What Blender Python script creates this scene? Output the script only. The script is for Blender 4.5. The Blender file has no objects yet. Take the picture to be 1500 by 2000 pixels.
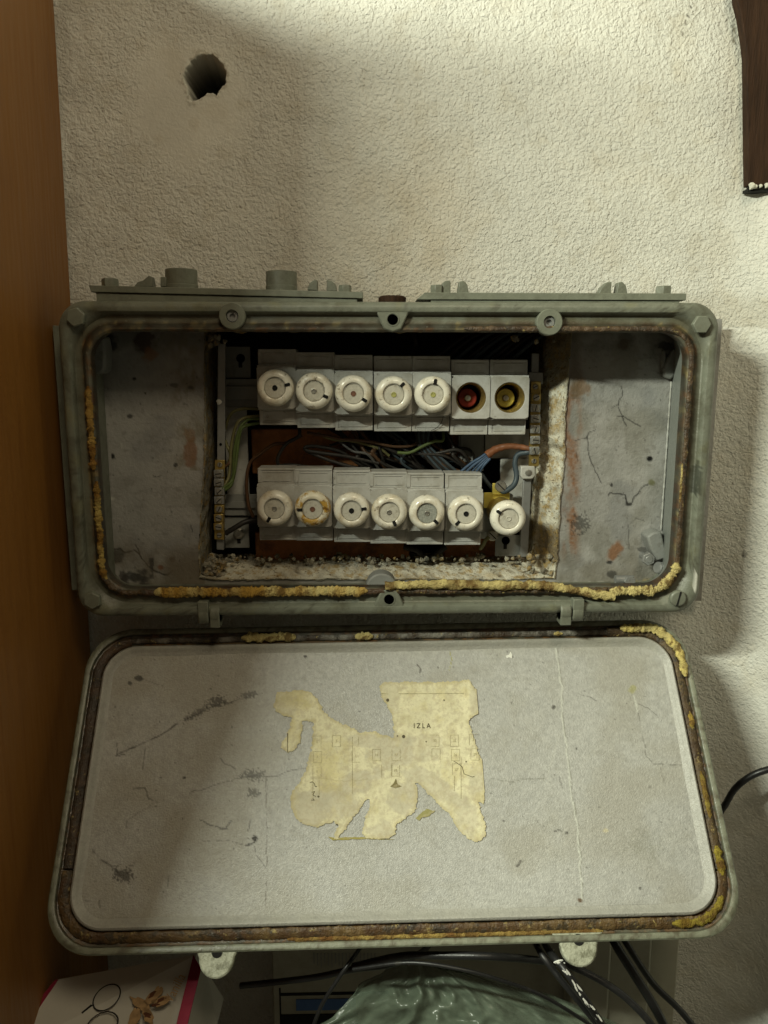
import bpy, bmesh, math, random
import numpy as np
from mathutils import Vector, Matrix
random.seed(7)
S = bpy.context.scene
COL = S.collection
# ------------------------------------------------------------------ camera
CAMP = np.array([0.0, -0.86, 0.0]); FPX = 1511.0
YAW, PITCH, ROLL = [math.radians(a) for a in (1.396, 10.150, 0.033)]
def cam_axes():
    cy, sy, cp, sp = math.cos(YAW), math.sin(YAW), math.cos(PITCH), math.sin(PITCH)
    fwd = np.array([sy*cp, cy*cp, -sp]); right = np.array([cy, -sy, 0.0]); up = np.cross(right, fwd)
    cr, sr = math.cos(ROLL), math.sin(ROLL)
    return right*cr+up*sr, -right*sr+up*cr, fwd
RX, UP, FW = cam_axes()
cam = bpy.data.cameras.new('camera'); cam_o = bpy.data.objects.new('camera', cam); COL.objects.link(cam_o)
cam.sensor_fit = 'VERTICAL'; cam.sensor_height = 24.0; cam.lens = 24.0*FPX/2000.0
cam.clip_start = 0.01; cam.clip_end = 50
m = Matrix.Identity(4)
for i in range(3):
    m[i][0] = RX[i]; m[i][1] = UP[i]; m[i][2] = -FW[i]; m[i][3] = CAMP[i]
cam_o.matrix_world = m
S.camera = cam_o
S.render.resolution_x = 768; S.render.resolution_y = 1024
# ------------------------------------------------------------------ light and exposure
w = bpy.data.worlds.new('World'); S.world = w; w.use_nodes = True
bg = w.node_tree.nodes['Background']; bg.inputs[0].default_value = (1.0, 0.84, 0.58, 1); bg.inputs[1].default_value = 0.075
def lamp(name, loc, target, sx, sy, power, color):
    l = bpy.data.lights.new(name, 'AREA'); l.shape = 'RECTANGLE'; l.size = sx; l.size_y = sy
    l.energy = power; l.color = color
    o = bpy.data.objects.new(name, l); COL.objects.link(o); o.location = loc
    o.rotation_euler = (Vector(target)-Vector(loc)).to_track_quat('-Z', 'Y').to_euler()
    return o
tube = lamp('tube_light', (-0.91, -0.98, 0.60), (0.08, 0, -0.1), 0.58, 0.035, 45.0, (0.96, 1.0, 0.82))
tube.rotation_euler = (math.radians(58), 0, math.radians(-14))
lamp('warm_room_lamp', (0.30, -1.25, 1.15), (0.0, 0, 0.0), 0.42, 0.42, 8.0, (1.0, 0.86, 0.60))
S.view_settings.view_transform = 'Standard'; S.view_settings.look = 'None'
S.view_settings.exposure = 0.0; S.view_settings.gamma = 1.0; S.view_settings.use_curve_mapping = False
# ------------------------------------------------------------------ pixel <-> world
def ray(u, v): return FW*FPX + RX*(u-750.0) + UP*(1000.0-v)
def U(u, v, y):
    d = ray(u, v); t = (y-CAMP[1])/d[1]; return CAMP+t*d
def project(P):
    d = np.asarray(P, float)-CAMP; zz = d@FW
    return 750+FPX*(d@RX)/zz, 1000-FPX*(d@UP)/zz
LO = np.array([0.02486, -0.05779, -0.26801])
def rot(a, b, c):
    ca, sa, cb, sb, cc, sc = math.cos(a), math.sin(a), math.cos(b), math.sin(b), math.cos(c), math.sin(c)
    return (np.array([[cc, -sc, 0], [sc, cc, 0], [0, 0, 1]])@np.array([[cb, 0, sb], [0, 1, 0], [-sb, 0, cb]])
            @np.array([[1, 0, 0], [0, ca, -sa], [0, sa, ca]]))
LM = rot(math.radians(-38.06), math.radians(-0.65), math.radians(0.06))
def lid_w(P): return LO+np.asarray(P, float)@LM.T
def UL(u, v, n=0.0):
    nrm = LM@np.array([0, -1, 0]); o = LO+nrm*n; d = ray(u, v)
    t = ((o-CAMP)@nrm)/(d@nrm); p = CAMP+t*d; return (p-LO)@LM      # local (x, -n, z)
# ------------------------------------------------------------------ noise
def vnoise(x, y, seed=0):
    x = np.asarray(x, float); y = np.asarray(y, float)
    xi = np.floor(x).astype(np.int64); yi = np.floor(y).astype(np.int64); fx = x-xi; fy = y-yi
    fx = fx*fx*(3-2*fx); fy = fy*fy*(3-2*fy)
    def h(a, b):
        n = (a*374761393+b*668265263+seed*1274126177) & 0xffffffff
        n = ((n ^ (n >> 13))*1274126177) & 0xffffffff
        return ((n ^ (n >> 16)) & 0xffff)/65535.0
    return ((h(xi, yi)*(1-fx)+h(xi+1, yi)*fx)*(1-fy)+(h(xi, yi+1)*(1-fx)+h(xi+1, yi+1)*fx)*fy)*2-1
def fbm(x, y, seed=0, oct=4):
    r = 0; a = 1.0; t = 0
    for k in range(oct):
        r = r+a*vnoise(x, y, seed+k*17); t += a; a *= 0.5; x = x*2.03+11.3; y = y*2.03+5.7
    return r/t
def sstep(a, b, x):
    t = np.clip((x-a)/(b-a), 0, 1); return t*t*(3-2*t)
class Paint:                      # colour marks (dirt, rust, cracks, painted shade) laid on a surface; u, v are source units
    def __init__(s, u, v, base):
        s.u = u; s.v = v; s.c = np.tile(np.array(base, float), (len(u), 1))
    def mix(s, m, col): m = np.clip(m, 0, 1)[:, None]; s.c = s.c*(1-m)+np.array(col)*m
    def mottle(s, scale, amt, seed, col=None, lo=0.0, hi=0.6):
        n = fbm(s.u/scale, s.v/scale, seed)
        if col is None: s.c *= (1+amt*n)[:, None]
        else: s.mix(sstep(lo, hi, n)*amt, col)
    def blob(s, cx, cy, rx, ry, col, a=1.0, ang=0, rag=0.5, soft=0.35, seed=1, sc=9.0):
        if not len(s.u): return
        if rag >= 0.9: sc = 3.2; rag *= 1.5; rx *= 1.15; ry *= 1.15; soft = 0.2
        ca, sa = math.cos(math.radians(ang)), math.sin(math.radians(ang))
        dx = s.u-cx; dy = s.v-cy; k = (abs(dx) < 2.2*max(rx, ry)+10) & (abs(dy) < 2.2*max(rx, ry)+10)
        if not k.any(): return
        X = (dx[k]*ca+dy[k]*sa)/rx; Y = (-dx[k]*sa+dy[k]*ca)/ry
        d = np.sqrt(X*X+Y*Y)+rag*fbm(s.u[k]/sc, s.v[k]/sc, seed)
        mm = (1-sstep(1-soft, 1+soft*0.3, d))*a
        s.c[k] = s.c[k]*(1-mm[:, None])+np.array(col)*mm[:, None]
    def line(s, pts, wd, col, a=1.0, wob=3.0, seed=3, brk=0.0):
        pts = np.array(pts, float)
        x0, y0 = pts.min(0)-wd*3-wob*2-4; x1, y1 = pts.max(0)+wd*3+wob*2+4
        k = (s.u > x0) & (s.u < x1) & (s.v > y0) & (s.v < y1)
        if not k.any(): return
        uu = s.u[k]+wob*fbm(s.u[k]/14, s.v[k]/14, seed); vv = s.v[k]+wob*fbm(s.u[k]/14, s.v[k]/14, seed+50)
        d = np.full(len(uu), 1e9)
        for (ax, ay), (bx, by) in zip(pts[:-1], pts[1:]):
            L = (bx-ax)**2+(by-ay)**2+1e-9; t = np.clip(((uu-ax)*(bx-ax)+(vv-ay)*(by-ay))/L, 0, 1)
            d = np.minimum(d, np.hypot(uu-ax-t*(bx-ax), vv-ay-t*(by-ay)))
        wd = wd*0.8
        mm = (1-sstep(wd*0.4, wd*1.3, d))*a
        if brk: mm = mm*sstep(-brk, brk*0.3+0.05, fbm(s.u[k]/22, s.v[k]/22, seed+9)+0.15)
        s.c[k] = s.c[k]*(1-mm[:, None])+np.array(col)*mm[:, None]
    def specks(s, n, x0, y0, x1, y1, col, r=(1.2, 3.0), a=0.8, seed=5):
        rg = random.Random(seed)
        for i in range(n):
            s.blob(rg.uniform(x0, x1), rg.uniform(y0, y1), rg.uniform(*r), rg.uniform(*r), col, a*rg.uniform(0.4, 1), 0, 0.4, 0.4, seed+i, 3.0)
# ------------------------------------------------------------------ mesh builder
class MB:
    def __init__(s): s.v = []; s.f = []; s.c = []; s.m = []
    def add(s, verts, faces, col=None, mi=0):
        o = len(s.v); s.v.extend([tuple(map(float, p)) for p in verts]); s.f.extend([tuple(i+o for i in f) for f in faces])
        s.m.extend([mi]*len(faces))
        c = col if col is not None else (1, 1, 1)
        if len(np.shape(c)) == 1: s.c.extend([tuple(c)]*len(verts))
        else: s.c.extend([tuple(q) for q in c])
        return s
    def box(s, c, size, R=None, mi=0, col=None):
        hx, hy, hz = [d/2 for d in size]
        p = np.array([(x, y, z) for x in (-hx, hx) for y in (-hy, hy) for z in (-hz, hz)])
        if R is not None: p = p@np.asarray(R).T
        p = p+np.array(c)
        return s.add(p, [(0, 1, 3, 2), (4, 6, 7, 5), (0, 4, 5, 1), (2, 3, 7, 6), (0, 2, 6, 4), (1, 5, 7, 3)], col, mi)
    def loft(s, rings, close=True, cap0=False, cap1=False, cols=None, mi=0):
        n = len(rings[0]); V = [p for r in rings for p in r]; F = []
        for i in range(len(rings)-1):
            for j in range(n if close else n-1):
                k = (j+1) % n; F.append((i*n+j, i*n+k, (i+1)*n+k, (i+1)*n+j))
        if cap0: F.append(tuple(range(n))[::-1])
        if cap1: F.append(tuple((len(rings)-1)*n+j for j in range(n)))
        return s.add(V, F, cols, mi)
    def lathe(s, prof, c, ax='y', n=32, mi=0, R=None, rag=0):
        """prof: (radius, offset along axis)"""
        rings = []
        for r, h in prof:
            ring = []
            for k in range(n):
                a = 2*math.pi*k/n; rr_ = max(r, 1e-6)*(1+rag*math.sin(3*a+1)+rag*math.sin(5*a))
                p = {'y': (rr_*math.cos(a), h, rr_*math.sin(a)), 'z': (rr_*math.cos(a), rr_*math.sin(a), h), 'x': (h, rr_*math.cos(a), rr_*math.sin(a))}[ax]
                if R is not None: p = np.asarray(R)@np.array(p)
                ring.append(np.array(p)+np.array(c))
            rings.append(ring)
        return s.loft(rings, True, True, True, None, mi)
    def prism(s, pts, c, y0, y1, R=None, mi=0):
        """2D outline (x,z) extruded along local y from y0 to y1"""
        r0 = [np.array((x, y0, z)) for x, z in pts]; r1 = [np.array((x, y1, z)) for x, z in pts]
        if R is not None: r0 = [np.asarray(R)@p for p in r0]; r1 = [np.asarray(R)@p for p in r1]
        return s.loft([[p+np.array(c) for p in r0], [p+np.array(c) for p in r1]], True, True, True, None, mi)
    def tube(s, pts, r, n=10, sub=8, rf=None, col=None, mi=0, flat=None):
        P = catmull([np.array(p, float) for p in pts], sub) if sub > 1 else [np.array(p, float) for p in pts]
        rings = []; up = np.array([0.13, -0.97, 0.2]); cols = []
        for i, p in enumerate(P):
            t = P[min(i+1, len(P)-1)]-P[max(i-1, 0)]; t = t/(np.linalg.norm(t)+1e-12)
            a = np.cross(t, up); a /= np.linalg.norm(a)+1e-12; b = np.cross(a, t)
            ring = []
            for k in range(n):
                th = 2*math.pi*k/n; q = r if rf is None else rf(i/(len(P)-1), th, i)
                e = a*math.cos(th)*q*(1 if not flat else 1)+b*math.sin(th)*q*(flat or 1)
                ring.append(p+e)
            rings.append(ring)
            if col is not None and callable(col): cols += [col(i/(len(P)-1), i)]*n
        return s.loft(rings, True, True, True, cols if cols else col, mi)
def catmull(P, sub):
    out = []
    Q = [2*P[0]-P[1]]+P+[2*P[-1]-P[-2]]
    for i in range(1, len(Q)-2):
        for k in range(sub):
            t = k/sub; a, b, c, d = Q[i-1:i+3]
            out.append(0.5*((2*b)+(-a+c)*t+(2*a-5*b+4*c-d)*t*t+(-a+3*b-3*c+d)*t**3))
    out.append(P[-1]); return out
WL = {}
def obj(name, mb, mats, parent=None, smooth=35, bevel=0, label=None, origin=None):
    V = np.array(mb.v, float); c = V.mean(0) if origin is None else np.array(origin, float)
    me = bpy.data.meshes.new(name); me.from_pydata((V-c).tolist(), [], mb.f)
    if not isinstance(mats, (list, tuple)): mats = [mats]
    for x in mats: me.materials.append(x)
    me.polygons.foreach_set('material_index', mb.m)
    ca = me.color_attributes.new('col', 'FLOAT_COLOR', 'POINT')
    C4 = np.ones((len(V), 4)); C4[:, :3] = np.array(mb.c); ca.data.foreach_set('color', C4.ravel())
    if smooth:
        b = bmesh.new(); b.from_mesh(me); bmesh.ops.recalc_face_normals(b, faces=b.faces); b.to_mesh(me); b.free()
        me.polygons.foreach_set('use_smooth', [True]*len(me.polygons)); me.set_sharp_from_angle(angle=math.radians(smooth))
    me.update()
    o = bpy.data.objects.new(name, me); COL.objects.link(o)
    pl = np.array(WL.get(parent.name, (0, 0, 0))) if parent else np.zeros(3)
    if parent: o.parent = parent
    o.location = c-pl; WL[o.name] = tuple(c)
    if bevel:
        bm_ = o.modifiers.new('bevel', 'BEVEL'); bm_.width = bevel; bm_.segments = 2; bm_.limit_method = 'ANGLE'; bm_.angle_limit = math.radians(40)
    if label: o['label'] = label
    return o
def empty(name, loc):
    o = bpy.data.objects.new(name, None); COL.objects.link(o); o.location = loc; o.empty_display_size = 0.02; WL[o.name] = tuple(loc); return o
def tag(o, label=None, cat=None, group=None, kind=None):
    if label: o['label'] = label
    if cat: o['category'] = cat
    if group: o['group'] = group
    if kind: o['kind'] = kind
    return o
def grid(name, pos, nu, nv, mats, parent=None, keep=None, col=None, smooth=True, attr=None):
    """pos: (nu*nv,3) array row-major by v"""
    idx = np.arange(nu*nv).reshape(nv, nu)
    F = np.stack([idx[:-1, :-1].ravel(), idx[:-1, 1:].ravel(), idx[1:, 1:].ravel(), idx[1:, :-1].ravel()], 1)
    if keep is not None: F = F[keep[F].all(1)]
    used = np.zeros(nu*nv, bool); used[F.ravel()] = True; mp = np.cumsum(used)-1
    F = mp[F]; P = pos[used]; c = P.mean(0)
    me = bpy.data.meshes.new(name); me.vertices.add(len(P)); me.vertices.foreach_set('co', (P-c).ravel())
    me.loops.add(F.size); me.loops.foreach_set('vertex_index', F.ravel().astype(np.int32))
    me.polygons.add(len(F)); me.polygons.foreach_set('loop_start', np.arange(0, F.size, 4, dtype=np.int32))
    me.polygons.foreach_set('loop_total', np.full(len(F), 4, np.int32)); me.polygons.foreach_set('use_smooth', np.ones(len(F), bool))
    me.update(calc_edges=True); me.validate()
    me.materials.append(mats)
    if col is not None:
        ca = me.color_attributes.new('col', 'FLOAT_COLOR', 'POINT'); C4 = np.ones((len(P), 4)); C4[:, :3] = col[used]; ca.data.foreach_set('color', C4.ravel())
    if attr is not None:
        at = me.attributes.new('amt', 'FLOAT', 'POINT'); at.data.foreach_set('value', attr[used])
    o = bpy.data.objects.new(name, me); COL.objects.link(o)
    pl = np.array(WL.get(parent.name, (0, 0, 0))) if parent else np.zeros(3)
    if parent: o.parent = parent
    o.location = c-pl; WL[o.name] = tuple(c)
    return o
# ------------------------------------------------------------------ materials
def mat(name, base, rough=0.6, metal=0.0, var=0.12, vs=60, bumps=((400, 0.0003),), attr=False, spec=0.4, dirt=None, emis=None, alpha=None, rvar=0.1, coord='Object', stretch=None, bamt=None, rnd=False, trans=0.0, coat=0):
    M = bpy.data.materials.new(name); M.use_nodes = True; nt = M.node_tree; N = nt.nodes; L = nt.links
    P = N['Principled BSDF']; P.inputs['Roughness'].default_value = rough; P.inputs['Metallic'].default_value = metal
    P.inputs['Specular IOR Level'].default_value = spec; P.inputs['Coat Weight'].default_value = coat
    tc = N.new('ShaderNodeTexCoord'); vec = tc.outputs[coord]
    if stretch:
        mp = N.new('ShaderNodeMapping'); mp.inputs['Scale'].default_value = stretch; L.new(vec, mp.inputs[0]); vec = mp.outputs[0]
    if rnd:
        oi = N.new('ShaderNodeObjectInfo'); mu = N.new('ShaderNodeMath'); mu.operation = 'MULTIPLY'; mu.inputs[1].default_value = 9.0; L.new(oi.outputs['Random'], mu.inputs[0])
        va = N.new('ShaderNodeVectorMath'); va.operation = 'ADD'; L.new(vec, va.inputs[0]); L.new(mu.outputs[0], va.inputs[1]); vec = va.outputs[0]
    def noise(sc, det=4, r=0.6):
        n = N.new('ShaderNodeTexNoise'); n.inputs['Scale'].default_value = sc; n.inputs['Detail'].default_value = det; n.inputs['Roughness'].default_value = r
        L.new(vec, n.inputs['Vector']); return n.outputs['Fac']
    if attr:
        a = N.new('ShaderNodeAttribute'); a.attribute_name = 'col'; c = a.outputs['Color']
    else:
        a = N.new('ShaderNodeRGB'); a.outputs[0].default_value = (*base, 1); c = a.outputs[0]
    def mixc(f, a_, b_, typ='MIX'):
        x = N.new('ShaderNodeMix'); x.data_type = 'RGBA'; x.blend_type = typ
        if isinstance(f, float): x.inputs[0].default_value = f
        else: L.new(f, x.inputs[0])
        L.new(a_, x.inputs[6])
        if isinstance(b_, tuple): x.inputs[7].default_value = (*b_, 1)
        else: L.new(b_, x.inputs[7])
        return x.outputs[2]
    def ramp(f, lo, hi, a_=0.0, b_=1.0):
        x = N.new('ShaderNodeMapRange'); L.new(f, x.inputs[0]); x.inputs[1].default_value = lo; x.inputs[2].default_value = hi
        x.inputs[3].default_value = a_; x.inputs[4].default_value = b_; return x.outputs[0]
    if var:
        v = ramp(noise(vs, 5, 0.65), 0.3, 0.7, 1-var, 1+var)
        cc = N.new('ShaderNodeCombineColor'); [L.new(v, cc.inputs[i]) for i in range(3)]
        c = mixc(1.0, c, cc.outputs[0], 'MULTIPLY')
    for d in (dirt or []):       # (colour, scale, lo, hi, amount)
        f = ramp(noise(d[1], 6, 0.7), d[2], d[3], 0.0, d[4]); c = mixc(f, c, d[0])
    L.new(c, P.inputs['Base Color'])
    if rvar:
        L.new(ramp(noise(vs*1.7), 0.3, 0.7, max(0.05, rough-rvar), min(1, rough+rvar)), P.inputs['Roughness'])
    h = None
    for sc, dist, *dr in bumps:
        b = N.new('ShaderNodeBump'); b.inputs['Strength'].default_value = 1.0; b.inputs['Distance'].default_value = dist
        if sc == 'v':
            vo = N.new('ShaderNodeTexVoronoi'); vo.feature = 'SMOOTH_F1'; vo.inputs['Scale'].default_value = dr[0]; vo.inputs['Smoothness'].default_value = 0.5
            wn = N.new('ShaderNodeTexNoise'); wn.inputs['Scale'].default_value = dr[0]*0.8; wn.inputs['Detail'].default_value = 3
            vm = N.new('ShaderNodeVectorMath'); vm.operation = 'SCALE'; vm.inputs['Scale'].default_value = 0.009; L.new(wn.outputs['Color'], vm.inputs[0]); L.new(vec, wn.inputs['Vector'])
            va2 = N.new('ShaderNodeVectorMath'); va2.operation = 'ADD'; L.new(vec, va2.inputs[0]); L.new(vm.outputs[0], va2.inputs[1]); L.new(va2.outputs[0], vo.inputs['Vector'])
            iv = N.new('ShaderNodeMath'); iv.operation = 'SUBTRACT'; iv.inputs[0].default_value = 1.0; L.new(vo.outputs['Distance'], iv.inputs[1]); L.new(iv.outputs[0], b.inputs['Height'])
        else: L.new(noise(sc, *(dr or (3, 0.55))), b.inputs['Height'])
        if bamt:
            at = N.new('ShaderNodeAttribute'); at.attribute_name = bamt; L.new(at.outputs['Fac'], b.inputs['Strength'])
        if h is not None: L.new(h, b.inputs['Normal'])
        h = b.outputs[0]
    if h is not None: L.new(h, P.inputs['Normal'])
    if trans: P.inputs['Transmission Weight'].default_value = trans
    if alpha is not None: P.inputs['Alpha'].default_value = alpha
    return M
M_wall = mat('stucco_plaster', None, 0.9, var=0.07, vs=18, bumps=(('v', 0.0016, 255), (560, 0.0010, 4, 0.6)), attr=True, spec=0.15, bamt='amt')
M_paint = mat('grey_green_paint', None, 0.42, var=0.10, vs=45, bumps=((700, 0.00025), (120, 0.0006)), attr=True, spec=0.45, dirt=[((0.055, 0.05, 0.03), 28, 0.50, 0.68, 0.6), ((0.30, 0.31, 0.24), 170, 0.64, 0.70, 0.5), ((0.03, 0.03, 0.02), 260, 0.64, 0.70, 0.7)])
M_paint2 = mat('grey_green_casting', (0.162, 0.172, 0.132), 0.45, var=0.15, vs=60, bumps=((500, 0.0002),), dirt=[((0.05, 0.045, 0.03), 35, 0.50, 0.70, 0.6), ((0.30, 0.31, 0.25), 140, 0.62, 0.70, 0.5)])
M_panel = mat('hammered_grey_paint', None, 0.40, var=0.06, vs=70, bumps=((260, 0.0008), (900, 0.00015)), attr=True, spec=0.5)
M_lidp = mat('lid_inside_paint', None, 0.34, var=0.10, vs=420, bumps=((560, 0.0006), (1100, 0.0003)), attr=True, spec=0.45)
M_lidr = mat('lid_rim_paint', None, 0.38, var=0.10, vs=70, bumps=((600, 0.0003),), attr=True, spec=0.5, dirt=[((0.07, 0.06, 0.035), 45, 0.52, 0.66, 0.6), ((0.03, 0.03, 0.02), 240, 0.63, 0.70, 0.7)])
M_tab = mat('worn_tab_paint', (0.37, 0.38, 0.29), 0.5, var=0.15, vs=160, bumps=((500, 0.0006),), dirt=[((0.10, 0.10, 0.06), 110, 0.44, 0.62, 0.8), ((0.04, 0.04, 0.03), 300, 0.6, 0.68, 0.7)])
M_cem = mat('crumbling_cement', None, 0.95, var=0.2, vs=120, bumps=((420, 0.0015), (110, 0.003)), attr=True, spec=0.1, dirt=[((0.33, 0.22, 0.07), 95, 0.50, 0.60, 0.75), ((0.10, 0.07, 0.035), 240, 0.56, 0.64, 0.85), ((0.10, 0.09, 0.06), 60, 0.58, 0.7, 0.6)])
M_grime = mat('dark_grime', (0.09, 0.075, 0.045), 0.8, var=0.4, vs=300, bumps=(), dirt=[((0.5, 0.46, 0.36), 120, 0.45, 0.6, 0.8)], rnd=True)
M_brick = mat('red_brick', (0.42, 0.18, 0.065), 0.9, var=0.25, vs=50, bumps=((300, 0.001), (60, 0.002)), dirt=[((0.07, 0.05, 0.035), 30, 0.5, 0.7, 0.8)])
M_dark = mat('black_opening', (0.006, 0.006, 0.005), 0.9, var=0, bumps=(), rvar=0)
M_foam = mat('yellow_gasket_foam', None, 0.95, var=0.25, vs=260, bumps=((900, 0.0014), (350, 0.0016)), attr=True, spec=0.1, dirt=[((0.13, 0.075, 0.025), 75, 0.50, 0.60, 0.85), ((0.10, 0.06, 0.02), 260, 0.58, 0.66, 0.7)], coord='Generated' if False else 'Object')
M_gask = mat('old_rubber_gasket', None, 0.5, var=0.45, vs=70, bumps=((600, 0.0010), (200, 0.0012)), attr=True, spec=0.5, dirt=[((0.025, 0.02, 0.012), 70, 0.48, 0.58, 0.85), ((0.36, 0.28, 0.10), 170, 0.60, 0.66, 0.7), ((0.30, 0.30, 0.27), 110, 0.66, 0.72, 0.6)])
M_cover = mat('grey_plastic_cover', (0.44, 0.44, 0.41), 0.42, var=0.07, vs=80, bumps=((600, 0.0001),), dirt=[((0.20, 0.175, 0.12), 45, 0.46, 0.70, 0.55), ((0.6, 0.58, 0.5), 420, 0.64, 0.69, 0.6), ((0.10, 0.085, 0.06), 130, 0.62, 0.70, 0.6)], rnd=True)
M_porc = mat('glazed_porcelain', (0.78, 0.75, 0.64), 0.22, var=0.08, vs=90, bumps=((120, 0.0002),), dirt=[((0.42, 0.32, 0.15), 50, 0.47, 0.68, 0.65), ((0.14, 0.10, 0.05), 150, 0.585, 0.66, 0.75)], spec=0.5, coat=0.3, rnd=True)
M_burnt = mat('scorched_porcelain', (0.70, 0.65, 0.50), 0.3, var=0.08, vs=90, bumps=((160, 0.0004),), dirt=[((0.45, 0.26, 0.03), 75, 0.47, 0.55, 0.95), ((0.14, 0.06, 0.01), 110, 0.56, 0.62, 0.9)], rnd=True)
M_disc = mat('frosted_fuse_window', (0.52, 0.50, 0.42), 0.3, var=0.12, vs=300, bumps=((700, 0.0002),), dirt=[((0.2, 0.16, 0.09), 200, 0.55, 0.7, 0.5)], rnd=True)
M_steel = mat('dull_zinc_steel', (0.27, 0.275, 0.265), 0.45, 0.5, var=0.15, vs=60, bumps=((500, 0.0001),), dirt=[((0.10, 0.08, 0.05), 60, 0.55, 0.72, 0.5)])
M_plate = mat('grey_painted_plate', (0.22, 0.225, 0.21), 0.5, var=0.10, vs=50, bumps=((500, 0.0002),), dirt=[((0.08, 0.07, 0.05), 40, 0.55, 0.72, 0.6)])
M_screw = mat('steel_screw', (0.42, 0.41, 0.36), 0.35, 0.8, var=0.15, vs=200, bumps=((700, 0.0002),))
M_brass = mat('tarnished_brass', (0.42, 0.31, 0.10), 0.38, 0.75, var=0.2, vs=150, bumps=((600, 0.0002),), dirt=[((0.10, 0.07, 0.03), 90, 0.52, 0.7, 0.6)])
M_brassy = mat('bright_brass', (0.62, 0.52, 0.12), 0.35, 0.6, var=0.1, vs=150, bumps=((600, 0.0002),))
M_red = mat('red_gauge_ring', (0.20, 0.018, 0.010), 0.5, var=0.1, bumps=())
M_wood = mat('orange_veneer', (0.25, 0.108, 0.022), 0.42, var=0.06, vs=12, bumps=((300, 0.00008),), stretch=(1, 9, 0.8), dirt=[((0.15, 0.052, 0.012), 9, 0.5, 0.75, 0.5)], spec=0.4)
M_beam = mat('dark_stained_timber', (0.034, 0.017, 0.009), 0.7, spec=0.15, var=0.4, vs=30, bumps=((120, 0.0008),), stretch=(8, 8, 0.7))
M_plaster = mat('white_plaster_crumb', (0.55, 0.54, 0.46), 0.95, var=0.15, vs=200, bumps=((300, 0.001),))
M_cable = mat('black_cable', (0.012, 0.012, 0.012), 0.4, var=0.2, bumps=((300, 0.0002),), spec=0.5, dirt=[((0.06, 0.055, 0.045), 60, 0.58, 0.72, 0.5)])
M_wire = {k: mat(k+'_wire', c, 0.5, var=0.15, vs=80, bumps=(), dirt=[((0.05, 0.04, 0.03), 60, 0.5, 0.72, 0.5)]) for k, c in dict(
    black=(0.016, 0.014, 0.012), brown=(0.09, 0.045, 0.02), green=(0.09, 0.13, 0.035), olive=(0.16, 0.15, 0.06), blue=(0.045, 0.085, 0.15), slate=(0.045, 0.065, 0.078), orange=(0.20, 0.075, 0.03), grey=(0.08, 0.08, 0.075)).items()}
M_paper = mat('yellowed_paper', None, 0.85, var=0.10, vs=70, bumps=((350, 0.0004),), attr=True, spec=0.1, dirt=[((0.40, 0.34, 0.19), 55, 0.5, 0.66, 0.4), ((0.44, 0.38, 0.27), 230, 0.50, 0.60, 0.45)])
M_ink = mat('faded_ink', (0.10, 0.085, 0.05), 0.9, var=0.2, bumps=())
M_inkl = mat('pale_ink', (0.45, 0.41, 0.25), 0.9, var=0.3, vs=300, bumps=())
M_card = mat('white_carton', (0.50, 0.48, 0.42), 0.55, var=0.06, vs=20, bumps=((150, 0.0002),), dirt=[((0.3, 0.26, 0.2), 14, 0.55, 0.75, 0.4)])
M_mag = mat('magenta_print', (0.22, 0.014, 0.035), 0.5, var=0.1, bumps=())
M_black = mat('black_print', (0.012, 0.011, 0.01), 0.6, var=0, bumps=())
M_orange = mat('ochre_print', (0.36, 0.23, 0.11), 0.6, var=0.35, vs=120, bumps=())
M_brownp = mat('brown_print', (0.10, 0.035, 0.015), 0.6, var=0.3, vs=120, bumps=())
M_beige = mat('beige_plastic', (0.33, 0.32, 0.25), 0.5, var=0.08, vs=15, bumps=((300, 0.0001),), dirt=[((0.14, 0.12, 0.08), 12, 0.5, 0.7, 0.5)])
M_blue = mat('blue_print', (0.05, 0.12, 0.30), 0.5, var=0.1, bumps=())
M_bag = mat('green_polythene', (0.15, 0.19, 0.14), 0.30, var=0.3, vs=9, bumps=((30, 0.001), (90, 0.0006)), spec=0.5, alpha=0.48)
M_floor = mat('dark_floor', (0.06, 0.055, 0.045), 0.8, var=0.3, vs=8)
M_white = mat('white_paint_fleck', (0.72, 0.72, 0.66), 0.7, var=0.05, bumps=())
# ------------------------------------------------------------------ shapes
def rr(hx, hz, r, nl=60, ns=30, nc=14, jit=0, seed=0):
    pts = []
    def arc(cx, cz, a0):
        for k in range(nc): a = a0+math.pi/2*k/nc; pts.append((cx+r*math.cos(a), cz+r*math.sin(a)))
    def seg(x0, z0, x1, z1, n):
        for k in range(n): t = k/n; pts.append((x0+(x1-x0)*t, z0+(z1-z0)*t))
    arc(hx-r, hz-r, 0); seg(hx-r, hz, -(hx-r), hz, nl)
    arc(-(hx-r), hz-r, math.pi/2); seg(-hx, hz-r, -hx, -(hz-r), ns)
    arc(-(hx-r), -(hz-r), math.pi); seg(-(hx-r), -hz, hx-r, -hz, nl)
    arc(hx-r, -(hz-r), 1.5*math.pi); seg(hx, -(hz-r), hx, hz-r, ns)
    return pts
def hexhead(mb, c, r, h, ax='y', R=None, rotz=0.2):
    """axis toward -y (front) for ax y; toward +z for ax z"""
    n = 6; sgn = -1 if ax == 'y' else 1
    def ring(rad, off, twist=0):
        o = []
        for k in range(n):
            a = 2*math.pi*k/n+rotz
            p = (rad*math.cos(a), sgn*off, rad*math.sin(a)) if ax == 'y' else (rad*math.cos(a), rad*math.sin(a), off)
            if R is not None: p = R@np.array(p)
            o.append(np.array(p)+np.array(c))
        return o
    mb.loft([ring(r, 0), ring(r, h*0.8), ring(r*0.93, h)], True, True, True)
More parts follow.
